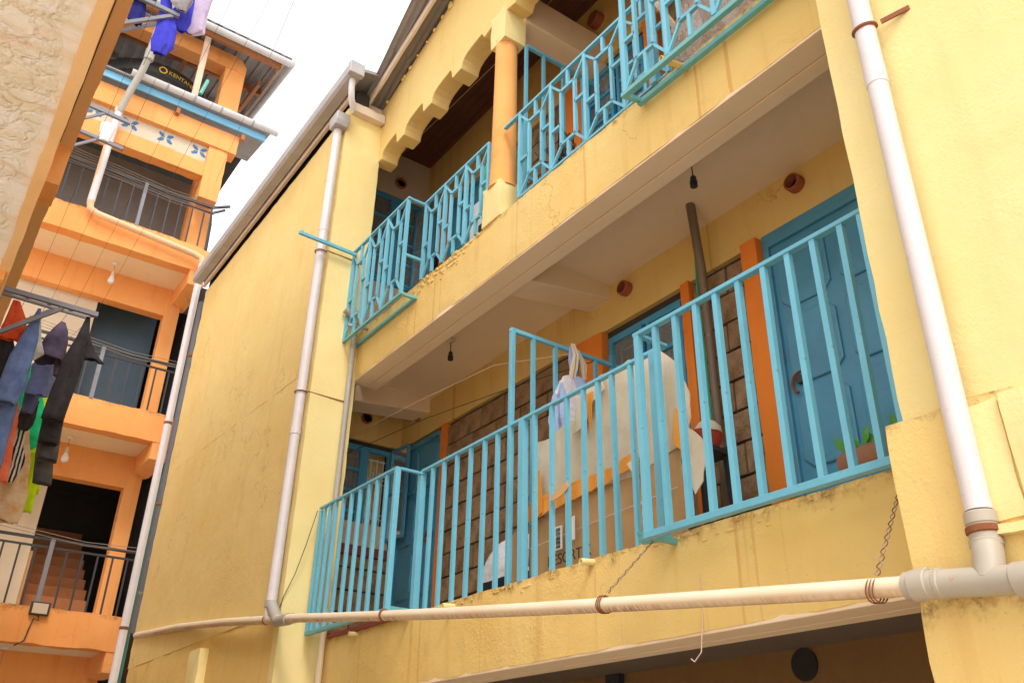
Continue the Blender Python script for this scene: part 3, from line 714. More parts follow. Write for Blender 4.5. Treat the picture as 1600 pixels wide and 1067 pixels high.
cl.bar((2.66, 1.235, 4.485), (2.70, 1.13, 4.50), .008, .022); cl.bar((2.665, 1.34, 4.47), (2.70, 1.37, 4.44), .006, .018); cl.build('clamp', RUST, t)
t = thing('waste_pipe', 'cream plastic waste pipe slung along the front below the lower balcony', 'pipe', (2.58, 4, 2.5))
def hz(y): return 2.25+(y-1.35)*.1195
def hx(y): return 2.60
pts = [(hx(y), y, hz(y)-.018*math.sin(math.pi*max(0, min(1, (y-1.4)/5.2)))) for y in lin_sp(1.45, 6.62, 30)]
MB().tube(pts, .032, 20).build('pipe', PVCD, t, True)
MB().tube([(2.62, 6.55, hz(6.55)), (2.63, 8.3, hz(8.3)), (2.66, 9.8, 3.24), (2.70, 11.75, 3.40)], .036, 16).build('pipe', PVCD, t, True)
te = MB().tube([(2.60, 1.55, 2.273), (2.60, .95, 2.205)], .043, 24); ring(te, (2.60, 1.50, 2.268), .049, .06, 'y'); ring(te, (2.60, 1.44, 2.262), .047, .02, 'y'); ring(te, (2.60, 1.18, 2.232), .050, .08, 'y'); te.build('tee', TEEM, t, True)
MB().tube([(2.60, 1.17, 2.23), (2.60, -1, 1.98)], .038, 20).build('pipe', PVCD, t, True)
for y in (5.05, 6.63, 7.15): ring(MB(), (2.60 if y < 6.6 else 2.622, y, hz(y)-(.012 if y < 6 else 0)), .040, .02 if y != 6.63 else .07, 'y').build('joint_ring', RUST if y != 6.63 else PVCG, t, True)
def hang(label, p, q, turns, name='hanging_wire'):
    t = thing(name, label, 'wire', p)
    for s in (0, math.pi):
        pp = []
        for i in range(60):
            f = i/59; c = Vector(p).lerp(Vector(q), f); a = f*turns*2*math.pi+s; r = .005+.006*f
            pp.append(c+Vector((math.cos(a)*r*.5, math.sin(a)*r, 0)))
        MB().tube(pp, .0022, 5).build('strand', WIRE if s else RUST, t)
    for k in range(3):
        y = q[1]+(k-1)*.012
        MB().tube([(2.60+.038*math.cos(a), y+.004*math.sin(a*2), hz(y)-.012+.038*math.sin(a)) for a in lin_sp(0, 6.28, 20)], .0025, 5).build('loop', RUST, t)
hang('twisted rusty wire hanging from the right railing and looped round the waste pipe', (2.92, 1.64, 2.80), (2.62, 1.66, hz(1.66)+.04), 9)
hang('twisted grey wire tying the middle of the waste pipe to the railing foot', (3.06, 3.05, 2.86), (2.62, 2.98, hz(2.98)+.04), 8)
tag(MB().tube([(3.096, 2.86, 2.62), (3.097, 2.87, 2.45), (3.085, 2.87, 2.36), (3.08, 2.88, 2.27), (3.085, 2.93, 2.235), (3.085, 2.95, 2.25)], .003, 5).build('string', PALET), 'thin pale string with a hooked end dangling below the lower slab', 'string')
# left downpipe with hopper
t = thing('downpipe', 'white plastic downpipe at the corner of the left wing below the grey hopper', 'pipe', (2.625, 7.10, 2.9))
MB().tube([(2.625, 7.11, 8.06), (2.625, 7.11, 4.55)], .046, 20).build('pipe', PVC, t, True)
MB().tube([(2.625, 7.11, 4.56), (2.625, 7.11, 2.95)], .044, 20).build('pipe', PVC, t, True)
for z in (6.75, 4.56): ring(MB(), (2.625, 7.11, z), .049, .05).build('socket', PVC, t, True)
for z in (6.48, 4.95): MB().tube([(2.625+.056*math.cos(a), 7.11+.056*math.sin(a), z) for a in lin_sp(R(90), R(330), 14)], .006, 6).bar((2.66, 7.046, z), (3.06, 7.036, z-.01), .005, .009).build('strap', RUST, t)
sk = MB().tube([(2.625, 7.10, 3.06), (2.622, 6.9, 2.9), (2.62, 6.68, 2.885)], .046, 18); ring(sk, (2.625, 7.11, 3.06), .052, .06); sk.build('elbow', PVCG, t, True)
hp = MB(); hpp = [(-.075, 0), (.075, 0), (.095, .06), (.095, .17), (-.095, .17), (-.095, .06)]
hp.prism([(7.08+u, 8.04+v) for u, v in hpp], 2.545, 2.70).build('hopper', GUT, t, bevel=.012)
tag(MB().tube([(2.70, 7.22, 8.3), (2.69, 7.225, 6.3), (2.69, 7.22, 4.9), (2.69, 7.22, 3.4)], .008, 6).build('cable', paint('green_cable', (.10, .22, .10), .6)), 'thin green cable running down the wall behind the left downpipe', 'cable')
t = thing('conduit_pipe', 'slim grey pipe running down beside the left end of the railings', 'pipe', (3.03, 7.0, 2.3))
MB().tube([(3.03, 6.99, 5.78), (3.03, 6.99, 3.02)], .026, 14).build('pipe', PVCG, t, True)
MB().tube([(3.05, 6.99, 3.05), (3.07, 6.99, 1.0)], .026, 14).build('pipe', PVCD, t, True)
el = MB().tube([(3.03, 6.99, 5.74), (3.02, 6.99, 5.80), (2.98, 6.99, 5.83), (2.90, 6.99, 5.86)], .031, 14); ring(el, (3.03, 6.99, 3.06), .031, .05); el.build('elbow', PVCG, t, True)
tag(MB().tube([(2.86, 6.95, 3.85), (2.80, 6.96, 3.55), (2.75, 7.0, 3.3), (2.69, 7.03, 3.12), (2.66, 7.03, 2.98)], .0035, 5).build('cable', WIRED), 'loose black cable from the lower left railing to the pipe junction', 'cable')
t = thing('downpipe', 'dark stained pipe from the ceiling down the back wall of the lower balcony', 'pipe', (4.1, 3.55, S1T))
MB().tube([(3.93, 3.44, 5.46), (4.05, 3.50, 5.0), (4.10, 3.53, 4.5)], [.034, .033, .030], 14).build('pipe', PIPED, t, True)
MB().tube([(4.10, 3.53, 4.52), (4.13, 3.55, 3.25), (4.12, 3.56, 3.12), (4.05, 3.62, 3.06)], .028, 14).build('pipe', PIPED, t, True)
tag(MB().tube([(4.02, 3.50, 5.45), (4.08, 3.58, 4.9), (4.12, 3.60, 4.3), (4.12, 3.6, 3.6)], .008, 6).build('cable', GREENP), 'green cable beside the dark pipe on the lower balcony', 'cable')

# ================================================================== lamps and small things on the yellow balconies
def lampholder(x, y, z, label, bulb=False, drop=.11):
    t = thing('pendant_lamp', label, 'lamp', (x, y, z))
    MB().lathe([(.042, 0), (.045, -.012), (.03, -.03), (.008, -.034)], (x, y, z), 16).build('ceiling_rose', WHITE if bulb else CARDW, t, True)
    MB().tube([(x, y, z-.03), (x+.004, y, z-.03-drop)], .004, 6).build('cord', WIRED if not bulb else WIRE, t)
    zz = z-.03-drop
    MB().lathe([(.012, .01), (.020, 0), (.021, -.03), (.026, -.035), (.025, -.075), (.018, -.078)], (x+.004, y, zz), 14).build('socket', BLACK if not bulb else CARDW, t, True)
    if bulb: MB().lathe([(.02, -.07), (.028, -.10), (.045, -.14), (.05, -.17), (.038, -.205), (.004, -.22)], (x+.004, y, zz), 16).build('bulb', WHITE, t, True)
lampholder(3.58, 3.09, 5.45, 'bulbless black lampholder hanging from the lower balcony ceiling near the blue door')
lampholder(3.65, 6.21, 5.45, 'bulbless lampholder hanging from the lower balcony ceiling towards the left end')
tag(MB().lathe([(.02, 0), (.026, -.02), (.02, -.05), (.008, -.07)], (3.5, 7.13, 5.45), 10).build('lamp_stub', BLACK, None, True), 'small broken dark lamp stub on the ceiling at the left end of the lower balcony', 'lamp')
tag(MB().tube([(3.45, 8.08, 4.95), (3.5, 6.5, 4.88), (3.6, 5.4, 4.85), (3.75, 4.46, 4.63)], .0035, 5).build('washing_line', PALET), 'pale washing line across the lower balcony, the upper of two', 'washing line')
tag(MB().tube([(3.55, 8.08, 4.85), (3.6, 6.5, 4.74), (3.75, 5.4, 4.68), (3.88, 4.46, 4.60)], .0035, 5).build('washing_line', WIRED), 'dark washing line across the lower balcony, the lower of two', 'washing line')
# torn white board tied behind the middle railing
def torn(poly, x, name, m, parent=None, seg=.05, amp=.012, th=.006):
    pts = []
    for (a, b), (c, d) in zip(poly, poly[1:]+poly[:1]):
        n_ = max(1, int(math.hypot(c-a, d-b)/seg))
        for i in range(n_):
            u = a+(c-a)*i/n_; v = b+(d-b)*i/n_
            pts.append((u+amp*noise.noise(Vector((u*17, v*17, 1))), v+amp*noise.noise(Vector((u*17, v*17, 5)))))
    me = MB(); n_ = len(pts); bend = lambda u, v: x+.006*math.sin(u*5+v*3)
    vs = [(bend(u, v), u, v) for u, v in pts]+[(bend(u, v)+th, u, v) for u, v in pts]
    me.add(vs, [tuple(range(n_))[::-1], tuple(range(n_, 2*n_))]+[(i, (i+1) % n_, n_+(i+1) % n_, n_+i) for i in range(n_)])
    return me.build(name, m, parent)
t = thing('torn_board', 'large torn off-white board tied behind the lower railing', 'board', (3.22, 3.7, 3.2))
torn([(4.38, 3.28), (4.38, 3.76), (4.2, 3.75), (4.0, 3.80), (3.9, 3.77), (3.85, 3.91), (3.6, 3.96), (3.42, 4.0), (3.36, 3.97), (3.16, 3.95), (3.06, 3.85), (2.97, 3.62), (2.97, 3.48), (3.03, 3.36), (3.2, 3.33), (3.4, 3.28), (3.9, 3.30)], 3.24, 'board', CARDW, t)
torn([(3.90, 3.66), (3.86, 3.90), (3.62, 3.97), (3.60, 3.86), (3.72, 3.82), (3.78, 3.70)], 3.20, 'peeling_sheet', WHITE if False else CARDW, t, amp=.02)
torn([(3.76, 3.88), (3.70, 3.88), (3.72, 3.62)], 3.19, 'orange_tear', CARDO, t)
torn([(4.40, 3.30), (4.30, 3.36), (3.55, 3.36), (3.42, 3.40), (3.30, 3.34), (3.60, 3.28), (4.40, 3.22)], 3.20, 'orange_strip', CARDO, t, amp=.014)
torn([(4.30, 3.22), (4.30, 3.52), (4.24, 3.53), (4.20, 3.25)], 3.19, 'orange_tear', CARDO, t)
torn([(3.08, 3.35), (3.05, 3.55), (2.98, 3.50), (3.02, 3.30)], 3.20, 'orange_tear', CARDO, t)
torn([(2.98, 3.42), (2.86, 3.30), (2.90, 3.10), (2.97, 3.05), (3.0, 3.2)], 3.22, 'hanging_scrap', CARDW, t)
t = thing('cardboard_box', 'flattened brown cardboard box with black lettering leaning behind the lower railing', 'cardboard', (3.2, 3.8, S1T))
torn([(4.40, 2.84), (4.42, 3.22), (4.1, 3.28), (3.6, 3.34), (3.2, 3.40), (3.08, 3.38), (3.06, 2.84)], 3.25, 'panel', CARD, t, amp=.015)
torn([(4.56, 2.84), (4.60, 3.12), (4.52, 3.20), (4.44, 3.19), (4.42, 2.84)], 3.20, 'flap', CARD, t)
torn([(4.02, 3.24), (3.96, 3.30), (3.84, 3.33), (3.83, 3.29), (3.93, 3.25)], 3.10, 'torn_flap', CARD, t, amp=.02)
torn([(3.42, 3.34), (3.34, 3.36), (3.33, 3.27), (3.38, 3.26)], 3.18, 'torn_flap', CARDW, t, amp=.02)
MB().bar((3.222, 4.40, 3.06), (3.235, 3.1, 3.13), .003, .004).build('crease', CARDW, t)
TM = lambda x, y, z: Matrix.Translation((x, y, z)) @ Matrix(((0, 0, -1, 0), (-1, 0, 0, 0), (0, 1, 0, 0), (0, 0, 0, 1)))
text('RESORT K', .09, TM(3.205, 4.175, 2.905), t, INK); text('handle with care', .04, TM(3.205, 4.15, 2.858), t, INK) if False else None
MB().box((3.202, 4.03, 2.99), (3.206, 4.14, 3.13)).build('label', WHITE, t)
MB().box((3.202, 3.91, 3.02), (3.206, 3.98, 3.16)).build('label', WHITE, t)
bc = MB()
for k in range(16): bc.box((3.199, 4.045, 3.0+k*.0078), (3.203, 4.085, 3.0+k*.0078+random.choice((.002, .0035, .005))))
bc.build('barcode', INK, t)
# rolled paper tied to the corner post
t = thing('paper_roll', 'ragged roll of grey paper wedged at the corner of the right railing', 'paper', (3.0, 3.02, 2.85))
pp = [(2.95+.012*noise.noise(Vector((i, 0, 0))), 3.05+.02*noise.noise(Vector((i*.9, 4, 0)))-.0005*i, 2.86+.02*i) for i in range(26)]
MB().tube(pp, [.022+.012*noise.noise(Vector((i*.8, 2, 2))) for i in range(26)], 8, flat=.6).build('roll', CARDW, t)
lump((2.98, 3.07, 2.82), (.05, .06, .04), BLUEG, t, 'plastic_scrap', 3)
# bag hung on the partition
def sack(levels, m, name, parent=None, seed=0, n=26, fold=.14, flat=.6, lobes=5, closed=True):
    """levels: (x, y, z, radius)"""
    vs = []; fs = []
    # resample
    lv = []
    for a, b in zip(levels, levels[1:]):
        for k in range(4): f = k/4; lv.append([a[i]+(b[i]-a[i])*f for i in range(4)])
    lv.append(levels[-1])
    for i, (x, y, z, r) in enumerate(lv):
        for k in range(n):
            a = 2*math.pi*k/n
            q = 1+fold*math.sin(lobes*a+seed+z*3)+fold*.9*noise.noise(Vector((math.cos(a)*1.6+seed, math.sin(a)*1.6, z*6)))
            vs.append((x+math.cos(a)*r*q, y+math.sin(a)*r*q*flat, z+.4*r*fold*math.sin(3*a+seed)*(1 if i in (0, len(lv)-1) else .2)))
    L = len(lv)
    fs = [(i*n+k, i*n+(k+1) % n, (i+1)*n+(k+1) % n, (i+1)*n+k) for i in range(L-1) for k in range(n)]
    if closed: fs += [tuple(range(n)), tuple((L-1)*n+k for k in range(n))[::-1]]
    return MB().add(vs, fs).build(name, m, parent, True)
BAGM = cloth('striped_white_bag', (.74, .70, .72), (.62, .56, .56), ((.36, .42, .62), 1.6))
random.seed(21)
t = thing('plastic_bag', 'white and blue striped bag knotted to the partition frame', 'bag', (3.6, 4.46, 3.9))
sack([(3.62, 4.42, 4.62, .02), (3.62, 4.41, 4.50, .035), (3.63, 4.40, 4.38, .03), (3.63, 4.40, 4.33, .12), (3.63, 4.40, 4.2, .17), (3.63, 4.40, 4.0, .19), (3.63, 4.40, 3.85, .16), (3.63, 4.40, 3.80, .05)], BAGM, 'sack', t, 2)
sack([(3.60, 4.38, 4.62, .012), (3.61, 4.36, 4.52, .02), (3.60, 4.37, 4.42, .028), (3.57, 4.36, 4.32, .02)], CARDW, 'knot', t, 5, fold=.45)
sack([(3.66, 4.40, 4.60, .01), (3.69, 4.38, 4.48, .022), (3.70, 4.38, 4.36, .012)], CARDW, 'knot', t, 3, fold=.45)
# basin
t = thing('plastic_basin', 'red and white basin on a dark stand behind the right end of the torn board', 'basin', (3.8, 3.4, 3.3))
MB().lathe([(.03, -.09), (.08, -.085), (.11, -.03), (.118, .015), (.112, .02), (.1, -.02), (.07, -.07)], (3.85, 3.44, 3.66), 24).build('bowl', RED, t, True)
MB().lathe([(.085, .01), (.08, .05), (.05, .085), (.01, .095)], (3.85, 3.40, 3.66), 24).build('lid', CARDW, t, True)
for dx, dy in ((-.12, -.12), (.12, -.12), (.12, .12), (-.12, .12)): MB().bar((3.85+dx, 3.46+dy, 2.84), (3.85+dx*.8, 3.46+dy*.8, 3.56), .03).build('stand_leg', DARK, t)
MB().box((3.72, 3.33, 3.54), (3.98, 3.59, 3.57)).build('stand_top', DARK, t)
# planter
t = thing('planter', 'brown log planter with green shoots beside the right pillar on the lower balcony', 'planter', (3.15, 1.85, S1T))
lg = MB(); lp = []
for i in range(15):
    f = i/14; lp.append((3.13, 2.05-.44*f, 2.925))
lg.tube(lp, [.055+.006*noise.noise(Vector((i*.9, 1, 1))) if 0 < i < 14 else .042 for i in range(15)], 14).build('trough', paint('brown_log', (.30, .13, .07), .85, (.5, .2, .07), .5, bump=.5), t, True)
random.seed(5)
for i in range(11):
    y = random.uniform(1.68, 2.03); h = random.uniform(.05, .12); a = random.uniform(-1, 1)
    b = Vector((3.12, y, 2.965)); m = MB(); d = Vector((random.uniform(-.4, .2), a*.6, 1)).normalized(); s = Vector((d.z, d.y, -d.x)).cross(d).normalized()
    wdt = h*.22
    m.add([b, b+d*h*.45+s*wdt, b+d*h*.5+Vector((-.01, 0, .01)), b+d*h*.45-s*wdt, b+d*h], [(0, 1, 2), (0, 2, 3), (1, 4, 2), (2, 4, 3)]).build('leaf', LEAF, t)
# upper balcony clutter
t = thing('green_bundle', 'green plastic net bundle behind the upper railing just left of the column', 'bundle', (3.5, 5.15, 5.7))
sack([(3.5, 5.2, 5.7, .14), (3.5, 5.2, 6.0, .2), (3.5, 5.18, 6.4, .2), (3.5, 5.15, 6.75, .16), (3.5, 5.15, 6.9, .05)], GREENP, 'net', t, 1, fold=.2, flat=1, lobes=11)
t = thing('carton', 'white printed carton on the upper balcony floor beside the column', 'carton', (3.35, 5.2, 5.7))
MB().box((3.24, 5.02, 5.70), (3.30, 5.30, 6.22)).build('carton_body', WHITE, t, bevel=.004)
MB().box((3.236, 5.08, 5.85), (3.24, 5.16, 5.95)).build('print', INK, t)
t = thing('scrap_heap', 'tangle of old cycle parts and wire behind the upper railing right of the column', 'scrap', (3.4, 4.1, 5.7))
random.seed(11)
wh = MB().tube([(3.42+.05*math.sin(a), 4.15+.22*math.cos(a), 5.93+.22*math.sin(a)) for a in lin_sp(0, 6.283, 40)], .022, 8)
wh.build('tyre', BLACK, t, True)
for k in range(10):
    a = k*math.pi/5; MB().tube([(3.42, 4.15, 5.93), (3.42+.05*math.sin(a), 4.15+.2*math.cos(a), 5.93+.2*math.sin(a))], .002, 4).build('spoke', STEEL, t)
for k in range(7):
    p = [Vector((3.35+random.uniform(-.1, .12), random.uniform(3.95, 4.4), random.uniform(5.75, 6.25))) for _ in range(6)]
    MB().tube(p, .007, 6).build('wire', WIRED, t)
lump((3.32, 4.25, 5.78), (.07, .1, .07), WHITE, t, 'rag', 3); lump((3.3, 3.86, 5.8), (.05, .05, .12), CARD, t, 'sack', 8)
tag(lump((3.26, 3.74, 5.80), (.05, .045, .07), paint('dark_blue_cloth', (.02, .02, .16), .7), None, 'blue_cup', 4), 'small dark blue bundle on the upper slab edge right of the column', 'bundle')
tag(MB().bar((3.22, 2.60, 5.70), (3.28, 3.35, 7.5), .03).build('leaning_pole', PALET), 'pale wooden pole leaning behind the upper right railing', 'pole')
tag(MB().tube([(4.1, 3.52, 5.7), (4.1, 3.50, 8.8)], .03, 10).build('wall_pipe', paint('green_pipe', (.10, .16, .09), .6)), 'dark green pipe on the stone wall of the upper balcony', 'pipe')
t = thing('wrapped_bundle', 'bundle wrapped in clear plastic behind the upper right railing', 'bundle', (3.4, 2.4, 5.7))
sack([(3.45, 2.35, 5.7, .25), (3.45, 2.35, 5.9, .34), (3.45, 2.35, 6.2, .36), (3.45, 2.35, 6.5, .3), (3.45, 2.35, 6.7, .1)], POLY, 'wrapping', t, 6, fold=.12, flat=1.5, lobes=7)
sack([(3.45, 2.35, 5.7, .2), (3.45, 2.35, 6.2, .29), (3.45, 2.35, 6.55, .1)], CARD, 'contents', t, 9, fold=.1, flat=1.5)
random.seed(3)

# ------------------------------------------------------------------ person
def person():
    V_ = []; E_ = []; RD = []
    def v(p, r, par=None):
        V_.append(p); RD.append(r if isinstance(r, tuple) else (r, r))
        if par is not None: E_.append((par, len(V_)-1))
        return len(V_)-1
    Y0 = 5.13
    pel = v((3.52, Y0, 3.00), (.155, .13))
    s1 = v((3.56, Y0, 3.12), (.15, .13), pel); s2 = v((3.66, Y0, 3.23), (.165, .13), s1); s3 = v((3.80, Y0, 3.27), (.16, .11), s2)
    nk = v((3.92, Y0, 3.25), .055, s3); hd = v((3.98, Y0, 3.20), .085, nk); v((4.04, Y0, 3.10), .075, hd)
    ends = []
    for s in (1, -1):
        sh = v((3.82, Y0+s*.19, 3.25), .062, s3); el = v((3.82, Y0+s*.30, 3.02), .046, sh); wr_ = v((3.66, Y0+s*.27, 2.90), .03, el)
        pm = v((3.60, Y0+s*.25, 2.875), (.036, .018), wr_)
        for k in range(4):
            f1 = v((3.565, Y0+s*(.225+.018*k), 2.868), .009, pm); v((3.535+.006*abs(k-1.5), Y0+s*(.222+.018*k), 2.855), .008, f1)
        th = v((3.60, Y0+s*.212, 2.868), .010, pm); v((3.575, Y0+s*.195, 2.858), .009, th)
        hp = v((3.55, Y0+s*.09, 2.97), .10, pel); kn = v((3.90, Y0+s*.17, 3.09), .068, hp); an = v((3.86, Y0+s*.14, 2.90), .042, kn); v((3.98, Y0+s*.15, 2.875), (.042, .028), an)
    me = bpy.data.meshes.new('person'); me.from_pydata(V_, E_, []); o = bpy.data.objects.new('person', me); col.objects.link(o)
    o.modifiers.new('skin', 'SKIN'); sv = me.skin_vertices[0].data
    for i, r in enumerate(RD): sv[i].radius = r
    sv[0].use_root = True
    sb = o.modifiers.new('sub', 'SUBSURF'); sb.levels = sb.render_levels = 2
    bpy.context.view_layer.update()
    m2 = bpy.data.meshes.new_from_object(o.evaluated_get(bpy.context.evaluated_depsgraph_get())); bpy.data.objects.remove(o)
    m2.name = 'person'
    for m in (SHIRT, TROU, SKIN, HAIR): m2.materials.append(m)
    for p in m2.polygons:
        c = p.center; i = 0
        if c.x > 3.905 and c.z > 3.0 and abs(c.y-Y0) < .11: i = 3 if c.z > 3.14 else 2
        elif abs(c.y-Y0) > .2 and c.z < 2.95 and c.x < 3.75: i = 2
        elif c.z < 3.055 and not abs(c.y-Y0) > .235: i = 1
        elif c.x > 3.7 and c.z < 3.12 and abs(c.y-Y0) < .23: i = 1
        p.material_index = i
    for v_ in m2.vertices:
        if v_.co.z > 2.93: v_.co.y = Y0+(v_.co.y-Y0)*1.28
        if v_.co.z > 3.0: v_.co.z += .06*min(1, (v_.co.z-3.0)/.15)
        if 3.03 < v_.co.z: v_.co += noise.noise_vector(v_.co*11)*.012
    m2.shade_smooth()
    return link('person', m2)
tag(person(), 'person in a white shirt and black trousers crouching low on the lower balcony, back turned', 'person')

# ================================================================== ORANGE BUILDING at the end of the court
OB = thing('orange_apartment_building', 'tall orange apartment block closing the courtyard, with stacked balconies and rooftop tank', 'building', (1, 13, 0))
OY = 12.4; XR = 2.65
FL = [(3.27, 3.71), (6.08, 6.52), (8.94, 9.40)]
for i, (a, b) in enumerate(FL):
    rough_box((-2.2, OY, a), (XR, OY+.22, b), .12, .006, .018, 40+i).build('balcony_front_beam', ORG, OB, True)
    MB().box((-2.2, OY+.2, a+.012), (XR-.01, 13.9, b-.03)).build('balcony_slab', SOFFIT, OB)
    rough_box((XR-.12, OY+.01, a-.25), (XR+.13, 13.45, b-.02), .1, .005, .03, 50+i).build('side_beam', ORG, OB, True)
    MB().box((-2.2, 13.25, a-.47), (XR, 13.45, a+.02)).build('inner_beam', ORG, OB, bevel=.01)
MB().box((2.46, 13.24, 0), (XR+.03, 13.44, 11.5)).build('post', ORG, OB, bevel=.01)
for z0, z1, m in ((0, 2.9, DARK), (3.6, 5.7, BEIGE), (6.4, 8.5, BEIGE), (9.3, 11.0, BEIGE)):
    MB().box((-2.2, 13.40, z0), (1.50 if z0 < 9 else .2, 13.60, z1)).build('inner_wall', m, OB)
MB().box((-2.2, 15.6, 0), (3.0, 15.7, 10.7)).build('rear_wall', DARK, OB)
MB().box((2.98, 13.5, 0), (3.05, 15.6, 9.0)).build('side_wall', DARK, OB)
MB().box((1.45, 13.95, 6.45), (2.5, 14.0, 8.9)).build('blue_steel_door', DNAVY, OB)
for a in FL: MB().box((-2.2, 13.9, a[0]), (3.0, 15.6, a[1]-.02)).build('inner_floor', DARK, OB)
# staircase behind the lowest balcony
for i in range(9): MB().box((1.55, 13.5+i*.25, 3.70+i*.19), (2.42, 13.76+i*.25, 3.89+i*.19))  .build('stair_step', TIMB, OB, bevel=.006)
MB().box((1.48, 13.5, 3.7), (1.55, 15.5, 4.6)).build('stair_side', BRN, OB)
# dark gap with slatted cover by the yellow wing
MB().box((2.76, 12.95, 0), (3.05, 13.0, 9.0)).build('gap_wall', DARK, OB)
for i in range(7): MB().box((2.80+i*.045, 12.55, 6.9), (2.83+i*.045, 12.58, 8.3)).build('cover_slat', paint('grey_slat', (.38, .32, .27), .6), OB)
# top storey
rough_box((-2.2, OY+.02, 10.72), (XR, OY+.24, 11.0), .14, .005, .012, 61).build('lintel_beam', ORG, OB, True)
rough_box((-2.2, OY-.03, 11.34), (2.85, OY+.24, 11.72), .14, .005, .012, 62).build('top_beam', ORG, OB, True)
MB().box((-2.2, OY+.07, 10.98), (2.6, OY+.2, 11.38)).build('flower_panel', BEIGE, OB)
rough_box((2.40, OY+.0, 10.3), (2.72, OY+.24, 11.40), .1, .005, .015, 63).build('corner_post', ORG, OB, True)
MB().box((2.42, OY+.3, 9.38), (2.74, OY+.55, 10.8)).build('corner_post', ORG, OB, bevel=.02)
MB().box((-2.2, 13.6, 9.38), (2.5, 13.7, 11.3)).build('inner_wall', paint('dark_grey_wall', (.17, .145, .13), .9, (.1, .08, .07), .5), OB)  # inner wall in dark grey-brown with darker blotches
for k, xc in enumerate((.62, 1.16, 1.72, 2.27)):
    fm = MB()
    for a in (35, 145, 215, 325):
        c, s = math.cos(R(a)), math.sin(R(a)); L = .13
        def Q(u, v): return (xc+c*u-s*v, 11.20+s*u+c*v)
        fm.prism([Q(.02, 0), Q(.06, .035), Q(L, .02), Q(L+.01, -.012), Q(.07, -.03)], OY+.062, OY+.069, 'y')
    fm.build('painted_flower', BFLOW, OB)
# gutter and blue fascia over the top storey
MB().box((.35, OY-.14, 11.76), (3.25, OY-.11, 11.89)).build('blue_fascia', FASB, OB)
MB().prism([(OY-.20, 11.90), (13.4, 12.10), (13.4, 12.12), (OY-.20, 11.92)], -2.0, 3.3).build('lean_to_sheet', IRON, OB)
for x in (1.75, 2.85): MB().box((x, OY-.12, 11.64), (x+.06, OY-.02, 11.76)).build('bracket', TIMB, OB)
gh = [(.075*math.cos(a), .075*math.sin(a)) for a in lin_sp(math.pi, 2*math.pi, 10)]+[(.065*math.cos(a), .065*math.sin(a)) for a in lin_sp(2*math.pi, math.pi, 10)]
MB().prism([(OY-.22+u, 11.985+v) for u, v in gh], .95, 3.42).build('half_round_gutter', GUTW, OB, True)
for x in (1.5, 1.95, 2.4, 2.95): MB().prism([(OY-.22+u*1.1, 11.985+v*1.1) for u, v in gh], x, x+.03).build('gutter_bracket', GUT, OB)
# open roof structure with tank
MB().box((2.42, 12.62, 12.15), (2.78, 12.95, 13.42)).build('roof_post', ORG, OB, bevel=.02)
MB().prism([(-2.2, 13.31), (2.78, 13.31), (2.78, 13.45), (2.70, 13.58), (2.55, 13.64), (-2.2, 13.64)], 12.60, 12.90, 'y').build('roof_beam', ORG, OB, bevel=.012)
MB().box((-2.2, 12.45, 12.12), (3.2, 16.5, 12.15)).build('roof_deck', DARK, OB)
def zu(y): return 13.56+.17*(y-12.1)
def slope(x0, x1, y0, y1, d0, d1, nm, m, par): return MB().prism([(y0, zu(y0)+d0), (y1, zu(y1)+d0), (y1, zu(y1)+d1), (y0, zu(y0)+d1)], x0, x1).build(nm, m, par)
ur = slope(-2.2, 3.42, 12.08, 17.5, .11, .12, 'upper_roof', IRON, OB)
for i in range(26):
    x = -2.2+i*.216; slope(x, x+.09, 12.06, 17.5, .08, .108, 'roof_rib', IRON, ur)
for y in (12.3, 13.4, 14.5, 15.6, 16.7): MB().box((-2.2, y, zu(y)-.05), (3.3, y+.07, zu(y)+.07)).build('purlin', TIMB, ur)
for x in (-.6, .6, 1.8, 3.1): slope(x, x+.06, 12.95, 17.3, -.17, -.05, 'rafter', TIMB, ur)
for x, dx in ((.9, 1.1), (2.2, -1.0), (1.3, .9)): MB().bar((x, 14.9, 12.6), (x+dx, 14.9, 13.85), .09).build('brace', TIMB, ur)
MB().bar((.2, 15.0, 13.3), (2.9, 15.0, 13.3), .09).build('tie_beam', TIMB, ur)
MB().prism([(12.0+u, 13.47+v) for u, v in gh], 1.0, 3.40).build('half_round_gutter', GUTW, ur, True)
MB().box((1.0, 12.07, 13.46), (3.3, 12.09, 13.55)).build('fascia', FASB, ur)
MB().tube([(3.40, 11.98, 13.46), (3.40, 17.5, 14.38)], .06, 12).build('side_gutter', GUT, ur, True)
slope(3.30, 3.33, 12.1, 17.3, -.04, .07, 'fascia', FASC, ur)
MB().box((1.92, 12.30, 12.0), (2.02, 12.36, 13.5)).build('timber_prop', PALET, ur)
tk = thing('water_tank', 'big black plastic water tank with yellow lettering on the orange roof', 'tank', (1.55, 14.2, 12.16))
MB().box((.7, 13.4, 12.16), (2.4, 15.0, 12.25)).build('plinth', TIMB, tk)
MB().lathe([(1.0, 0), (1.05, .03), (1.05, .30), (1.03, .32), (1.05, .35), (1.05, .75), (1.03, .77), (1.05, .80), (1.05, 1.0), (.95, 1.07), (.6, 1.13), (.4, 1.15), (.4, 1.2), (.05, 1.22)], (1.55, 14.2, 12.24), 40).build('tank_body', BLACK, tk, True)
lt = text('KENTANK', .115, Matrix.Identity(4), tk, YINK)
for v in lt.data.vertices:
    a = (v.co.x+.05)/1.06; r = 1.056+v.co.z
    v.co = (1.55+math.sin(a)*r, 14.2-math.cos(a)*r, 13.07+v.co.y)
lg = MB()
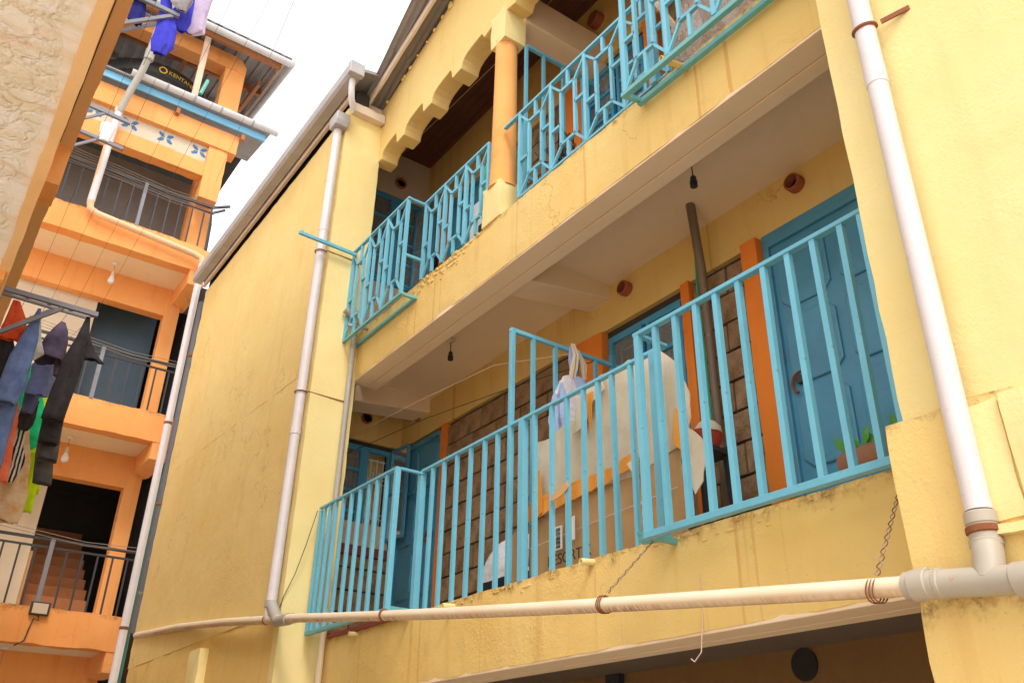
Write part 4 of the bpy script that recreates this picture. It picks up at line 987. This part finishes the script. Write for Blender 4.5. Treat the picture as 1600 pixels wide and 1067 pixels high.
for a in range(0, 360, 30):
    p = [(.05*math.cos(R(a+q)), .05*math.sin(R(a+q))) for q in (0, 30)]; q = [(x*1.5, y*1.5) for x, y in p]
    def W3(u, v, rr=1.058):
        an = (u-.05)/1.06; return (1.55+math.sin(an)*rr, 14.2-math.cos(an)*rr, 13.11+v)
    lg.add([W3(*p[0]), W3(*p[1]), W3(*q[1]), W3(*q[0])], [(0, 1, 2, 3)])
lg.build('logo', YINK, tk)
tag(MB().tube([(2.05, 12.28, 12.2), (2.12, 12.30, 12.55)], .03, 8).build('roof_pipe', paint('sea_green_pipe', (.12, .45, .36), .5)), 'short sea-green pipe sticking up behind the white gutter', 'pipe')
# orange railings
def orail(z0, z1, x0, label, wires):
    t = thing('balcony_railing', label, 'railing', (1.6, OY, z0))
    MB().bar((x0, OY+.05, z1), (2.66, OY+.05, z1), .05, .03).build('top_rail', GREYM, t)
    MB().bar((x0, OY+.05, z1-.10), (2.66, OY+.05, z1-.10), .03, .024).build('second_rail', GREYM, t)
    me = bal_mesh(z1-z0-.1, GREYM, .022)
    x = 2.56
    while x > x0:
        o = link('baluster', me, t); o.location = (x, OY+.05, z0); x -= .185
    MB().bar((1.62, OY+.03, z0), (1.62, OY+.03, z1), .06, .05).build('post', STEEL, t)
    MB().bar((2.66, OY+.05, z1), (2.92, OY-.05, z1+.08), .04, .03).build('end_arm', GREYM, t)
    MB().bar((2.66, OY+.08, z1-.10), (2.86, OY-.02, z1+.0), .03, .03).build('end_arm', GREYM, t)
    for k in range(5): MB().bar((2.70+.03*k, OY+.1+.1*k, z0+.05), (2.68+.03*k, OY+.1+.1*k, z1), .02).build('side_baluster', GREYM, t)
    for k in range(wires):
        z = z1+.03-.045*k; MB().tube([(x0, OY-.02, z+.12), (1.2, OY-.02, z+.06), (2.0, OY-.02, z-.01), (2.72, OY-.03, z+.02)], .004, 4).build('line', WIRE, t)
orail(3.70, 4.54, 0.6, 'dark grey railing of the lowest orange balcony, in front of the stairs', 2)
orail(6.50, 7.30, 0.6, 'dark grey railing of the middle orange balcony, behind the hung trousers', 3)
orail(9.38, 10.20, .2, 'dark grey railing of the topmost orange balcony, in front of the bent white pipe', 6)
# pipes of the orange building
t = thing('downpipe', 'long white downpipe down the right edge of the orange block', 'pipe', (2.66, 12.2, 0))
MB().tube([(2.66, 12.28, 9.02), (2.66, 12.28, 0.05)], .052, 16).build('pipe', PVC, t, True)
MB().tube([(.92, 12.28, 10.8), (.92, 12.28, 9.42), (.94, 12.28, 9.33), (1.05, 12.28, 9.28), (2.5, 12.28, 9.15), (2.62, 12.28, 9.12), (2.66, 12.28, 9.02)], .052, 16).build('branch', paint('peach_pipe', (.80, .50, .28), .45), t, True)
MB().tube([(.94, 12.28, 11.2), (.92, 12.28, 9.45)], .055, 16).build('upper_pipe', PVC, t, True)
ring(MB(), (2.66, 12.28, 6.35), .057, .04).build('clamp', RUST, t, True); ring(MB(), (2.66, 12.28, 3.55), .057, .04).build('clamp', RUST, t, True)
ring(MB(), (.94, 12.28, 11.22), .064, .08).build('socket', PVC, t, True)
t = thing('overflow_pipe', 'thick grey pipe slanting down from the roof past the white gutter', 'pipe', (1.1, 12.1, 11.2))
MB().tube([(.945, 12.26, 11.2), (1.0, 12.15, 11.55), (1.07, 12.0, 11.9), (1.10, 11.9, 12.15)], .055, 16).build('lower_length', PVCG, t, True)
MB().tube([(1.10, 11.9, 12.10), (1.12, 11.8, 12.6), (1.19, 11.6, 13.6), (1.25, 11.5, 14.6)], .068, 16).build('upper_length', PVCG, t, True)
ring(MB(), (1.105, 11.9, 12.2), .074, .2).build('socket', PVCG, t, True)
t = thing('downpipe', 'black downpipe with flaking yellow paint at the far end of the yellow wing', 'pipe', (2.70, 11.95, 3.4))
MB().tube([(2.72, 11.98, 8.2), (2.72, 11.98, 5.6), (2.72, 11.95, 3.45)], .06, 14).build('pipe', BLKP, t, True)
for z in (7.3, 5.1): ring(MB(), (2.72, 11.97, z), .066, .04).build('clamp', RUST, t, True)
tag(MB().tube([(2.72, 12.3, 5.6), (2.73, 12.3, 0)], .03, 8).build('thin_pipe', paint('teal_pipe', (.03, .16, .13), .6)), 'thin dark teal pipe behind the orange block downpipe', 'pipe')
lampholder(1.54, 12.95, 8.95, 'bulb hanging under the topmost orange balcony', True, .12)
lampholder(1.56, 12.95, 6.09, 'bulb hanging under the middle orange balcony', True, .13)
lampholder(1.46, 12.95, 3.28, 'bulb hanging under the lowest orange balcony', True, .30)
t = thing('floodlight', 'small square floodlight with a dangling cable on the lowest orange slab', 'light', (1.63, 12.33, 3.7))
MB().box((1.55, 12.34, 3.60), (1.77, 12.39, 3.76)).build('housing', BLACK, t, bevel=.01); MB().box((1.575, 12.333, 3.62), (1.745, 12.341, 3.74)).build('lens', BEIGE, t)
MB().tube([(1.66, 12.36, 3.60), (1.68, 12.36, 3.54), (1.62, 12.37, 3.56), (1.60, 12.38, 3.45), (1.58, 12.38, 3.3), (1.5, 12.5, 3.25)], .008, 5).build('cable', WIRED, t)
t = thing('drying_arm', 'grey iron drying arms with a pale cup, in front of the topmost orange railing', 'drying rack', (.8, 11.9, 10.2))
for z in (10.25, 10.75): MB().bar((.3, 11.8, z), (1.1, 11.8, z-.05), .05).build('arm', STEEL, t); 
for z in (10.25, 10.75): MB().bar((.3, 11.8, z-.45), (.75, 11.8, z-.03), .035).build('strut', STEEL, t)
MB().lathe([(.07, 0), (.1, .22), (.105, .3), (.09, .3), (.06, .02)], (.82, 11.8, 10.2), 12).build('cup', WHITE, t, True)
MB().box((.25, 11.76, 9.3), (.30, 11.84, 11.1)).build('upright', STEEL, t)

# ================================================================== LEFT BUILDING, overhead
LB = thing('left_apartment_building', 'near left block overhead with blistered white soffit and orange slab edges', 'building', (-1, 4, 0))
def soffit_mesh(x0, x1, y0, y1, z, zt, m, name, amp):
    mb = MB(); nx, ny = max(2, int((x1-x0)/.03)), int((y1-y0)/.03); vs = []; fs = []
    for j in range(ny+1):
        for i in range(nx+1):
            x = x0+(x1-x0)*i/nx; y = y0+(y1-y0)*j/ny
            d = noise.noise(Vector((x*9, y*9, 0)))*amp+noise.noise(Vector((x*24, y*24, 3)))*amp*.5
            if x > -.03: d *= .2
            vs.append((x, y, z+d))
    fs = [(j*(nx+1)+i, j*(nx+1)+i+1, (j+1)*(nx+1)+i+1, (j+1)*(nx+1)+i) for j in range(ny) for i in range(nx)]
    k = len(vs); vs += [(x0, y0, zt), (x1, y0, zt), (x1, y1, zt), (x0, y1, zt)]
    fs += [(k, k+1, k+2, k+3)]
    return mb.add(vs, fs).build(name, m, LB, True)
soffit_mesh(-.75, .032, .2, 3.72, 3.56, 3.75, BLIS, 'blistered_soffit', .010)
MB().box((-1.2, .1, 3.60), (.045, 3.72, 3.95)).build('balcony_slab', ORG, LB)
rough_box((.026, .1, 3.545), (.068, 5.6, 3.95), .05, .0025, .006, 71).build('slab_edge', PEACH, LB, True)
rough_box((-1.2, 3.70, 3.50), (.055, 5.6, 3.95), .06, .007, .01, 72).build('end_slab', ORG, LB, True)
rough_box((-1.2, 3.4, 6.25), (.265, 11.6, 6.65), .12, .004, .008, 73).build('upper_balcony_slab', BRN, LB, True)
rough_box((-1.2, 6.6, 5.88), (.258, 6.95, 6.26), .08, .004, .01, 74).build('cross_beam', ORG, LB, True)
MB().box((-1.4, 3.75, 0), (-1.0, 11.6, 6.6)).build('unseen_facade_wall', plaster('light_bounce_cream', (.78, .68, .52), (.74, .62, .45), (.55, .38, .2), .3, .5, .3), LB)  # out-of-view wall; cream chosen to bounce light into the balcony recesses
# rack with washing
def rack(y, z, x0, x1, label, name='clothes_rack'):
    t = thing(name, label, 'clothes rack', (x0, y, z))
    MB().bar((x0-.5, y, z), (x1, y, z-.005), .04, .045).build('arm', STEEL, t)
    MB().bar((x0-.5, y+.25, z+.07), (x1-.03, y+.25, z+.06), .025).build('rail', STEEL, t)
    MB().bar((x0-.1, y+.01, z-.5), (x0+.42, y+.01, z-.03), .036).build('strut', STEEL, t)
    MB().bar((x0-.1, y+.26, z-.4), (x0+.36, y+.26, z+.05), .03).build('strut', STEEL, t)
    MB().bar((x0-.1, y, z-1.0), (x0-.1, y, z+.5), .05).build('upright', STEEL, t)
    for k in range(4):
        x = x0+.12+(x1-x0-.15)*k/3
        MB().tube([(x, y+.25, z+.08), (x+.01, y+.25, z+.11), (x+.02, y+.24, z+.08)], .01, 6).build('hook', GREYM, t)
    return t
rack(8.15, 5.66, .22, .94, 'grey iron clothes rack carrying the washing beside the orange balconies')
r2 = rack(7.45, 8.92, .38, .86, 'grey iron drying frame at the top left above the blue washing')
random.seed(9)
def wire(p, q, sag, label, r=.004, m=WIREL):
    pts = [Vector(p).lerp(Vector(q), f)-Vector((0, 0, 4*sag*f*(1-f))) for f in lin_sp(0, 1, 12)]
    tag(MB().tube(pts, r, 4).build('clothes_line', m), label, 'clothes line', 'clothes lines strung along the left block')
for k, (x, lab) in enumerate(((.34, 'innermost'), (.52, 'second'), (.72, 'third'), (.92, 'outermost'))):
    wire((x, 1.2, 5.95+.1*k), (x+.02, 8.4, 5.74), .05, 'thin dark clothes line running from the lower rack towards the viewer, %s of four' % lab, .0012)
    wire((x, 8.4, 5.74), (x+.05, 12.3, 6.7+.1*k), .05, 'thin dark clothes line from the lower rack to the orange block, %s of four' % lab, .002)
wire((1.0, 1.5, 7.5), (2.6, 12.3, 10.6), .1, 'dark line crossing the sky corner towards the topmost orange balcony', .0025)
tag(MB().tube([(.16, 3.5, 6.243), (.17, 4.5, 6.243), (.16, 6.55, 6.243)], .004, 5).build('cable', WIRED), 'thin black cable running along the tan soffit edge', 'cable')
# garments
def garment(name, label, m, lv, y, flat=.40, fold=.19, seed=0, open_end=True, kx=1.22):
    L = [(x, y, z, max(.008, r*kx)) for x, z, r in lv]
    n = 56; vs = []; fs = []; out = []
    for a, b in zip(L, L[1:]):
        for k in range(8): out.append([a[i]+(b[i]-a[i])*k/8 for i in range(4)])
    out.append(L[-1])
    for i, (x, yy, z, r) in enumerate(out):
        f = i/len(out)
        for k in range(n):
            a = 2*math.pi*k/n; ca, sa = math.cos(a), math.sin(a)
            pl = math.sin(5*a+seed+.8*noise.noise(Vector((ca*2, sa*2, z*1.5+seed))))
            q = 1+fold*.75*pl*(.35+.8*f)+fold*1.1*noise.noise(Vector((ca*1.4+seed*3, sa*1.4, z*3.2)))+fold*.45*noise.noise(Vector((ca*3+seed, sa*3, z*11)))
            zz = z+(noise.noise(Vector((ca*1.2+seed, sa*1.2, 2)))*.3*r*fold/.16 if i == len(out)-1 else 0)
            vs.append((x+ca*r*q, yy+sa*r*q*flat, zz))
    N = len(out)
    fs = [(i*n+k, i*n+(k+1) % n, (i+1)*n+(k+1) % n, (i+1)*n+k) for i in range(N-1) for k in range(n)]
    fs.append(tuple(range(n)))
    o = MB().add(vs, fs).build(name, m, None, True)
    s = o.modifiers.new('thick', 'SOLIDIFY'); s.thickness = .006; s.offset = -1
    if label: tag(o, label, 'clothing', 'washing hung out on the left racks')
    return o
DEN = cloth('faded_blue_denim', (.16, .24, .48), (.09, .14, .32)); BLKC = cloth('faded_black_cotton', (.05, .045, .052), (.025, .022, .028))
GRYD = cloth('worn_grey_denim', (.11, .10, .105), (.06, .055, .06))
G = {
 'red': (8.33, [(0.273, 5.659, 0.024), (0.307, 5.502, 0.065), (0.315, 5.372, 0.081), (0.304, 5.27, 0.063)]),
 'black': (8.42, [(0.285, 5.6, 0.03), (0.285, 5.355, 0.041), (0.3, 5.177, 0.074), (0.318, 4.927, 0.089), (0.347, 4.626, 0.109)]),
 'denim': (8.24, [(0.467, 5.6, 0.012), (0.455, 5.281, 0.064), (0.439, 5.083, 0.082), (0.434, 4.831, 0.094), (0.422, 4.644, 0.081)]),
 'denim2': (8.4, [(0.47, 5.3, 0.05), (0.434, 4.831, 0.085), (0.438, 4.352, 0.09), (0.445, 4.124, 0.093)]),
 'white': (8.5, [(0.495, 5.65, 0.012), (0.522, 5.446, 0.03), (0.555, 5.289, 0.06), (0.533, 5.202, 0.024)]),
 'purple': (8.67, [(0.718, 5.73, 0.02), (0.717, 5.65, 0.055), (0.708, 5.544, 0.082), (0.692, 5.4, 0.1), (0.669, 5.311, 0.118)]),
 'purple2': (8.75, [(0.757, 5.678, 0.013), (0.779, 5.509, 0.032), (0.802, 5.343, 0.04), (0.806, 5.208, 0.031)]),
 'tshirt': (8.92, [(0.70, 5.6, 0.02), (0.689, 5.327, 0.09), (0.697, 5.226, 0.085), (0.696, 5.123, 0.085), (0.683, 5.039, 0.075)]),
 'sleeve': (9.01, [(0.661, 5.15, 0.056), (0.663, 4.978, 0.05), (0.66, 4.878, 0.034)]),
 'sock': (9.09, [(0.69, 5.05, 0.045), (0.682, 4.877, 0.058), (0.677, 4.796, 0.054), (0.682, 4.732, 0.03)]),
 'green': (9.52, [(0.66, 5.6, 0.03), (0.664, 5.242, 0.11), (0.701, 5.026, 0.16), (0.75, 4.832, 0.165), (0.735, 4.726, 0.10), (0.769, 4.66, 0.03)]),
 'lime': (9.86, [(0.86, 5.7, 0.03), (0.864, 5.256, 0.055), (0.862, 4.966, 0.07), (0.866, 4.755, 0.09), (0.875, 4.55, 0.108), (0.905, 4.387, 0.105)]),
 'lime2': (9.78, [(0.93, 4.75, 0.05), (0.947, 4.544, 0.04), (0.95, 4.342, 0.042), (0.963, 4.147, 0.04)]),
 'coral': (8.5, [(0.43, 5.5, 0.02), (0.448, 4.931, 0.05), (0.494, 4.63, 0.06), (0.51, 4.332, 0.07), (0.542, 4.047, 0.07)]),
 'stripe': (9.18, [(0.643, 5.0, 0.03), (0.643, 4.633, 0.065), (0.667, 4.477, 0.08), (0.672, 4.351, 0.06), (0.687, 4.247, 0.03)]),
 'cream': (9.35, [(0.70, 4.9, 0.03), (0.719, 4.376, 0.105), (0.731, 4.22, 0.12), (0.744, 4.065, 0.11), (0.761, 3.914, 0.09)]),
 'trA': (8.2, [(0.872, 5.63, 0.016), (0.875, 5.408, 0.05), (0.845, 5.134, 0.078), (0.827, 4.88, 0.08), (0.811, 4.572, 0.078)]),
 'trB': (8.36, [(0.898, 5.461, 0.044), (0.875, 5.199, 0.065), (0.854, 4.938, 0.07), (0.837, 4.662, 0.078), (0.845, 4.409, 0.076)]),
 'jA': (8.52, [(0.897, 5.327, 0.044), (0.871, 5.005, 0.067), (0.859, 4.725, 0.074), (0.87, 4.466, 0.085), (0.882, 4.31, 0.085)]),
 'jB': (8.7, [(0.875, 5.082, 0.062), (0.869, 4.755, 0.066), (0.88, 4.443, 0.072), (0.92, 4.148, 0.07)]),
 'flap': (8.5, [(0.925, 5.62, 0.02), (0.955, 5.447, 0.06), (0.995, 5.346, 0.11)]),
 'navy': (7.5, [(0.472, 9.3, 0.05), (0.472, 8.946, 0.052), (0.481, 8.766, 0.055), (0.475, 8.615, 0.054)]),
 'blue1': (7.5, [(0.66, 9.4, 0.03), (0.72, 9.0, 0.05), (0.775, 8.75, 0.075), (0.78, 8.5, 0.085), (0.765, 8.36, 0.05)]),
 'blue2': (7.62, [(0.88, 9.536, 0.066), (0.915, 9.261, 0.069), (0.899, 9.056, 0.085), (0.886, 8.894, 0.071)]),
 'grey': (7.4, [(0.791, 9.417, 0.095), (0.823, 9.144, 0.101), (0.836, 9.008, 0.067), (0.861, 8.948, 0.033)]),
 'lilac': (7.75, [(1.072, 9.794, 0.092), (1.055, 9.526, 0.099), (1.047, 9.319, 0.102), (1.055, 9.126, 0.109), (1.02, 9.026, 0.043)]),
}
def GG(key, name, label, m, seed, **kw): return garment(name, label, m, G[key][1], G[key][0], seed=seed, **kw)
GG('red', 'hung_vest', 'red and orange cloth at the inner end of the clothes rack', cloth('red_orange_cloth', (.75, .12, .03), (.6, .05, .03)), 1)
GG('black', 'hung_shirt', 'black garment hanging at the far left below the rack', BLKC, 2)
def pair(k1, k2, name, label, m, seed):
    t = thing(name, label, 'clothing', (G[k1][1][0][0], G[k1][0], G[k1][1][-1][1]), 'washing hung out on the left racks')
    for i, k in enumerate((k1, k2)):
        o = garment('trouser_leg', None, m, G[k][1], G[k][0], seed=seed+i, flat=.75, fold=.075, kx=1.08); o.parent = t; o.matrix_parent_inverse = Matrix.Translation(-Vector(t.location))
    return t
pair('denim', 'denim2', 'jeans', 'faded blue jeans hanging on the left of the rack', DEN, 3)
GG('white', 'hung_cloth', 'small white cloth between the blue jeans and the purple garment', cloth('white_cotton', (.70, .66, .62)), 4)
t = thing('hung_hood', 'dark purple garment with a round black opening, middle of the rack', 'clothing', (.7, 8.67, 5.3), 'washing hung out on the left racks')
for k, m in (('purple', cloth('dull_purple_cloth', (.12, .09, .16), (.06, .05, .08))), ('purple2', cloth('lilac_grey_cloth', (.22, .17, .27)))):
    o = garment('fold', None, m, G[k][1], G[k][0], seed=6, flat=.9, fold=.10); o.parent = t; o.matrix_parent_inverse = Matrix.Translation(-Vector(t.location))
GG('tshirt', 'hung_t_shirt', 'light blue T-shirt below the purple garment', cloth('pale_blue_jersey', (.24, .32, .68), (.17, .23, .52)), 7)
GG('sleeve', 'small_garment', 'small slate-blue garment tucked under the light blue T-shirt', cloth('slate_blue', (.12, .15, .30)), 8)
GG('sock', 'hung_sock', 'black sock-like garment hanging against the green cloth', BLKC, 9)
GG('green', 'hung_blouse', 'bright emerald green cloth among the washing', cloth('emerald_cloth', (.02, .55, .24), (.01, .42, .18)), 10, flat=.3)
GG('lime', 'hung_shirt', 'neon lime shirt hanging below the green cloth', cloth('lime_cloth', (.50, .70, .01), (.38, .55, .01)), 11, flat=.3)
GG('lime2', 'hung_scarf', 'narrow neon lime strip hanging lowest of the washing', cloth('lime_cloth_b', (.50, .70, .01), (.38, .55, .01)), 12)
GG('coral', 'hung_dress', 'coral orange cloth at the far left edge of the washing', cloth('coral_cloth', (.80, .20, .10), (.65, .13, .06)), 13)
GG('stripe', 'striped_garment', 'black and white striped garment low in the washing', cloth('striped_cloth', (.03, .03, .035), None, ((.65, .62, .58), 9.0)), 14)
GG('cream', 'hung_towel', 'cream and tan cloth hanging lowest at the left edge', cloth('cream_cloth', (.72, .58, .42), (.60, .32, .12)), 15)
pair('trA', 'trB', 'trousers', 'black trousers hanging from the outer end of the rack, open cuffs below', BLKC, 16)
pair('jA', 'jB', 'jeans', 'worn dark grey jeans hanging longest, behind the black trousers', GRYD, 18)
GG('flap', 'hung_skirt', 'black pointed cloth flap right of the black trousers', BLKC, 20, flat=.3)
GG('navy', 'hung_shorts', 'navy blue garment at the top left beside the tan soffit', cloth('navy_cloth', (.02, .02, .14)), 21)
BLU = cloth('royal_blue_cloth', (.06, .06, .58), (.04, .04, .40))
GG('blue1', 'hung_overall', 'royal blue garment hanging lowest at the top left, beside the grey pipe', BLU, 22)
GG('blue2', 'hung_shirt', 'royal blue sleeve right of the grey cloth at the top left', BLU, 23)
GG('grey', 'hung_cloth', 'grey cloth between the two royal blue garments', cloth('grey_cloth', (.34, .30, .33)), 24)
GG('lilac', 'hung_blouse', 'pale lilac garment against the sky at the top left', cloth('lilac_cloth', (.58, .46, .60), (.46, .35, .50)), 25)
wire((.45, 7.45, 9.3), (.45, 12.3, 11.3), .05, 'clothes line behind the navy garment at the top left', .004)
wire((.75, 5.0, 9.2), (.80, 9.0, 9.45), .03, 'clothes line carrying the royal blue washing', .004)
wire((1.05, 5.0, 9.6), (1.1, 9.0, 9.85), .03, 'clothes line carrying the lilac garment', .004)
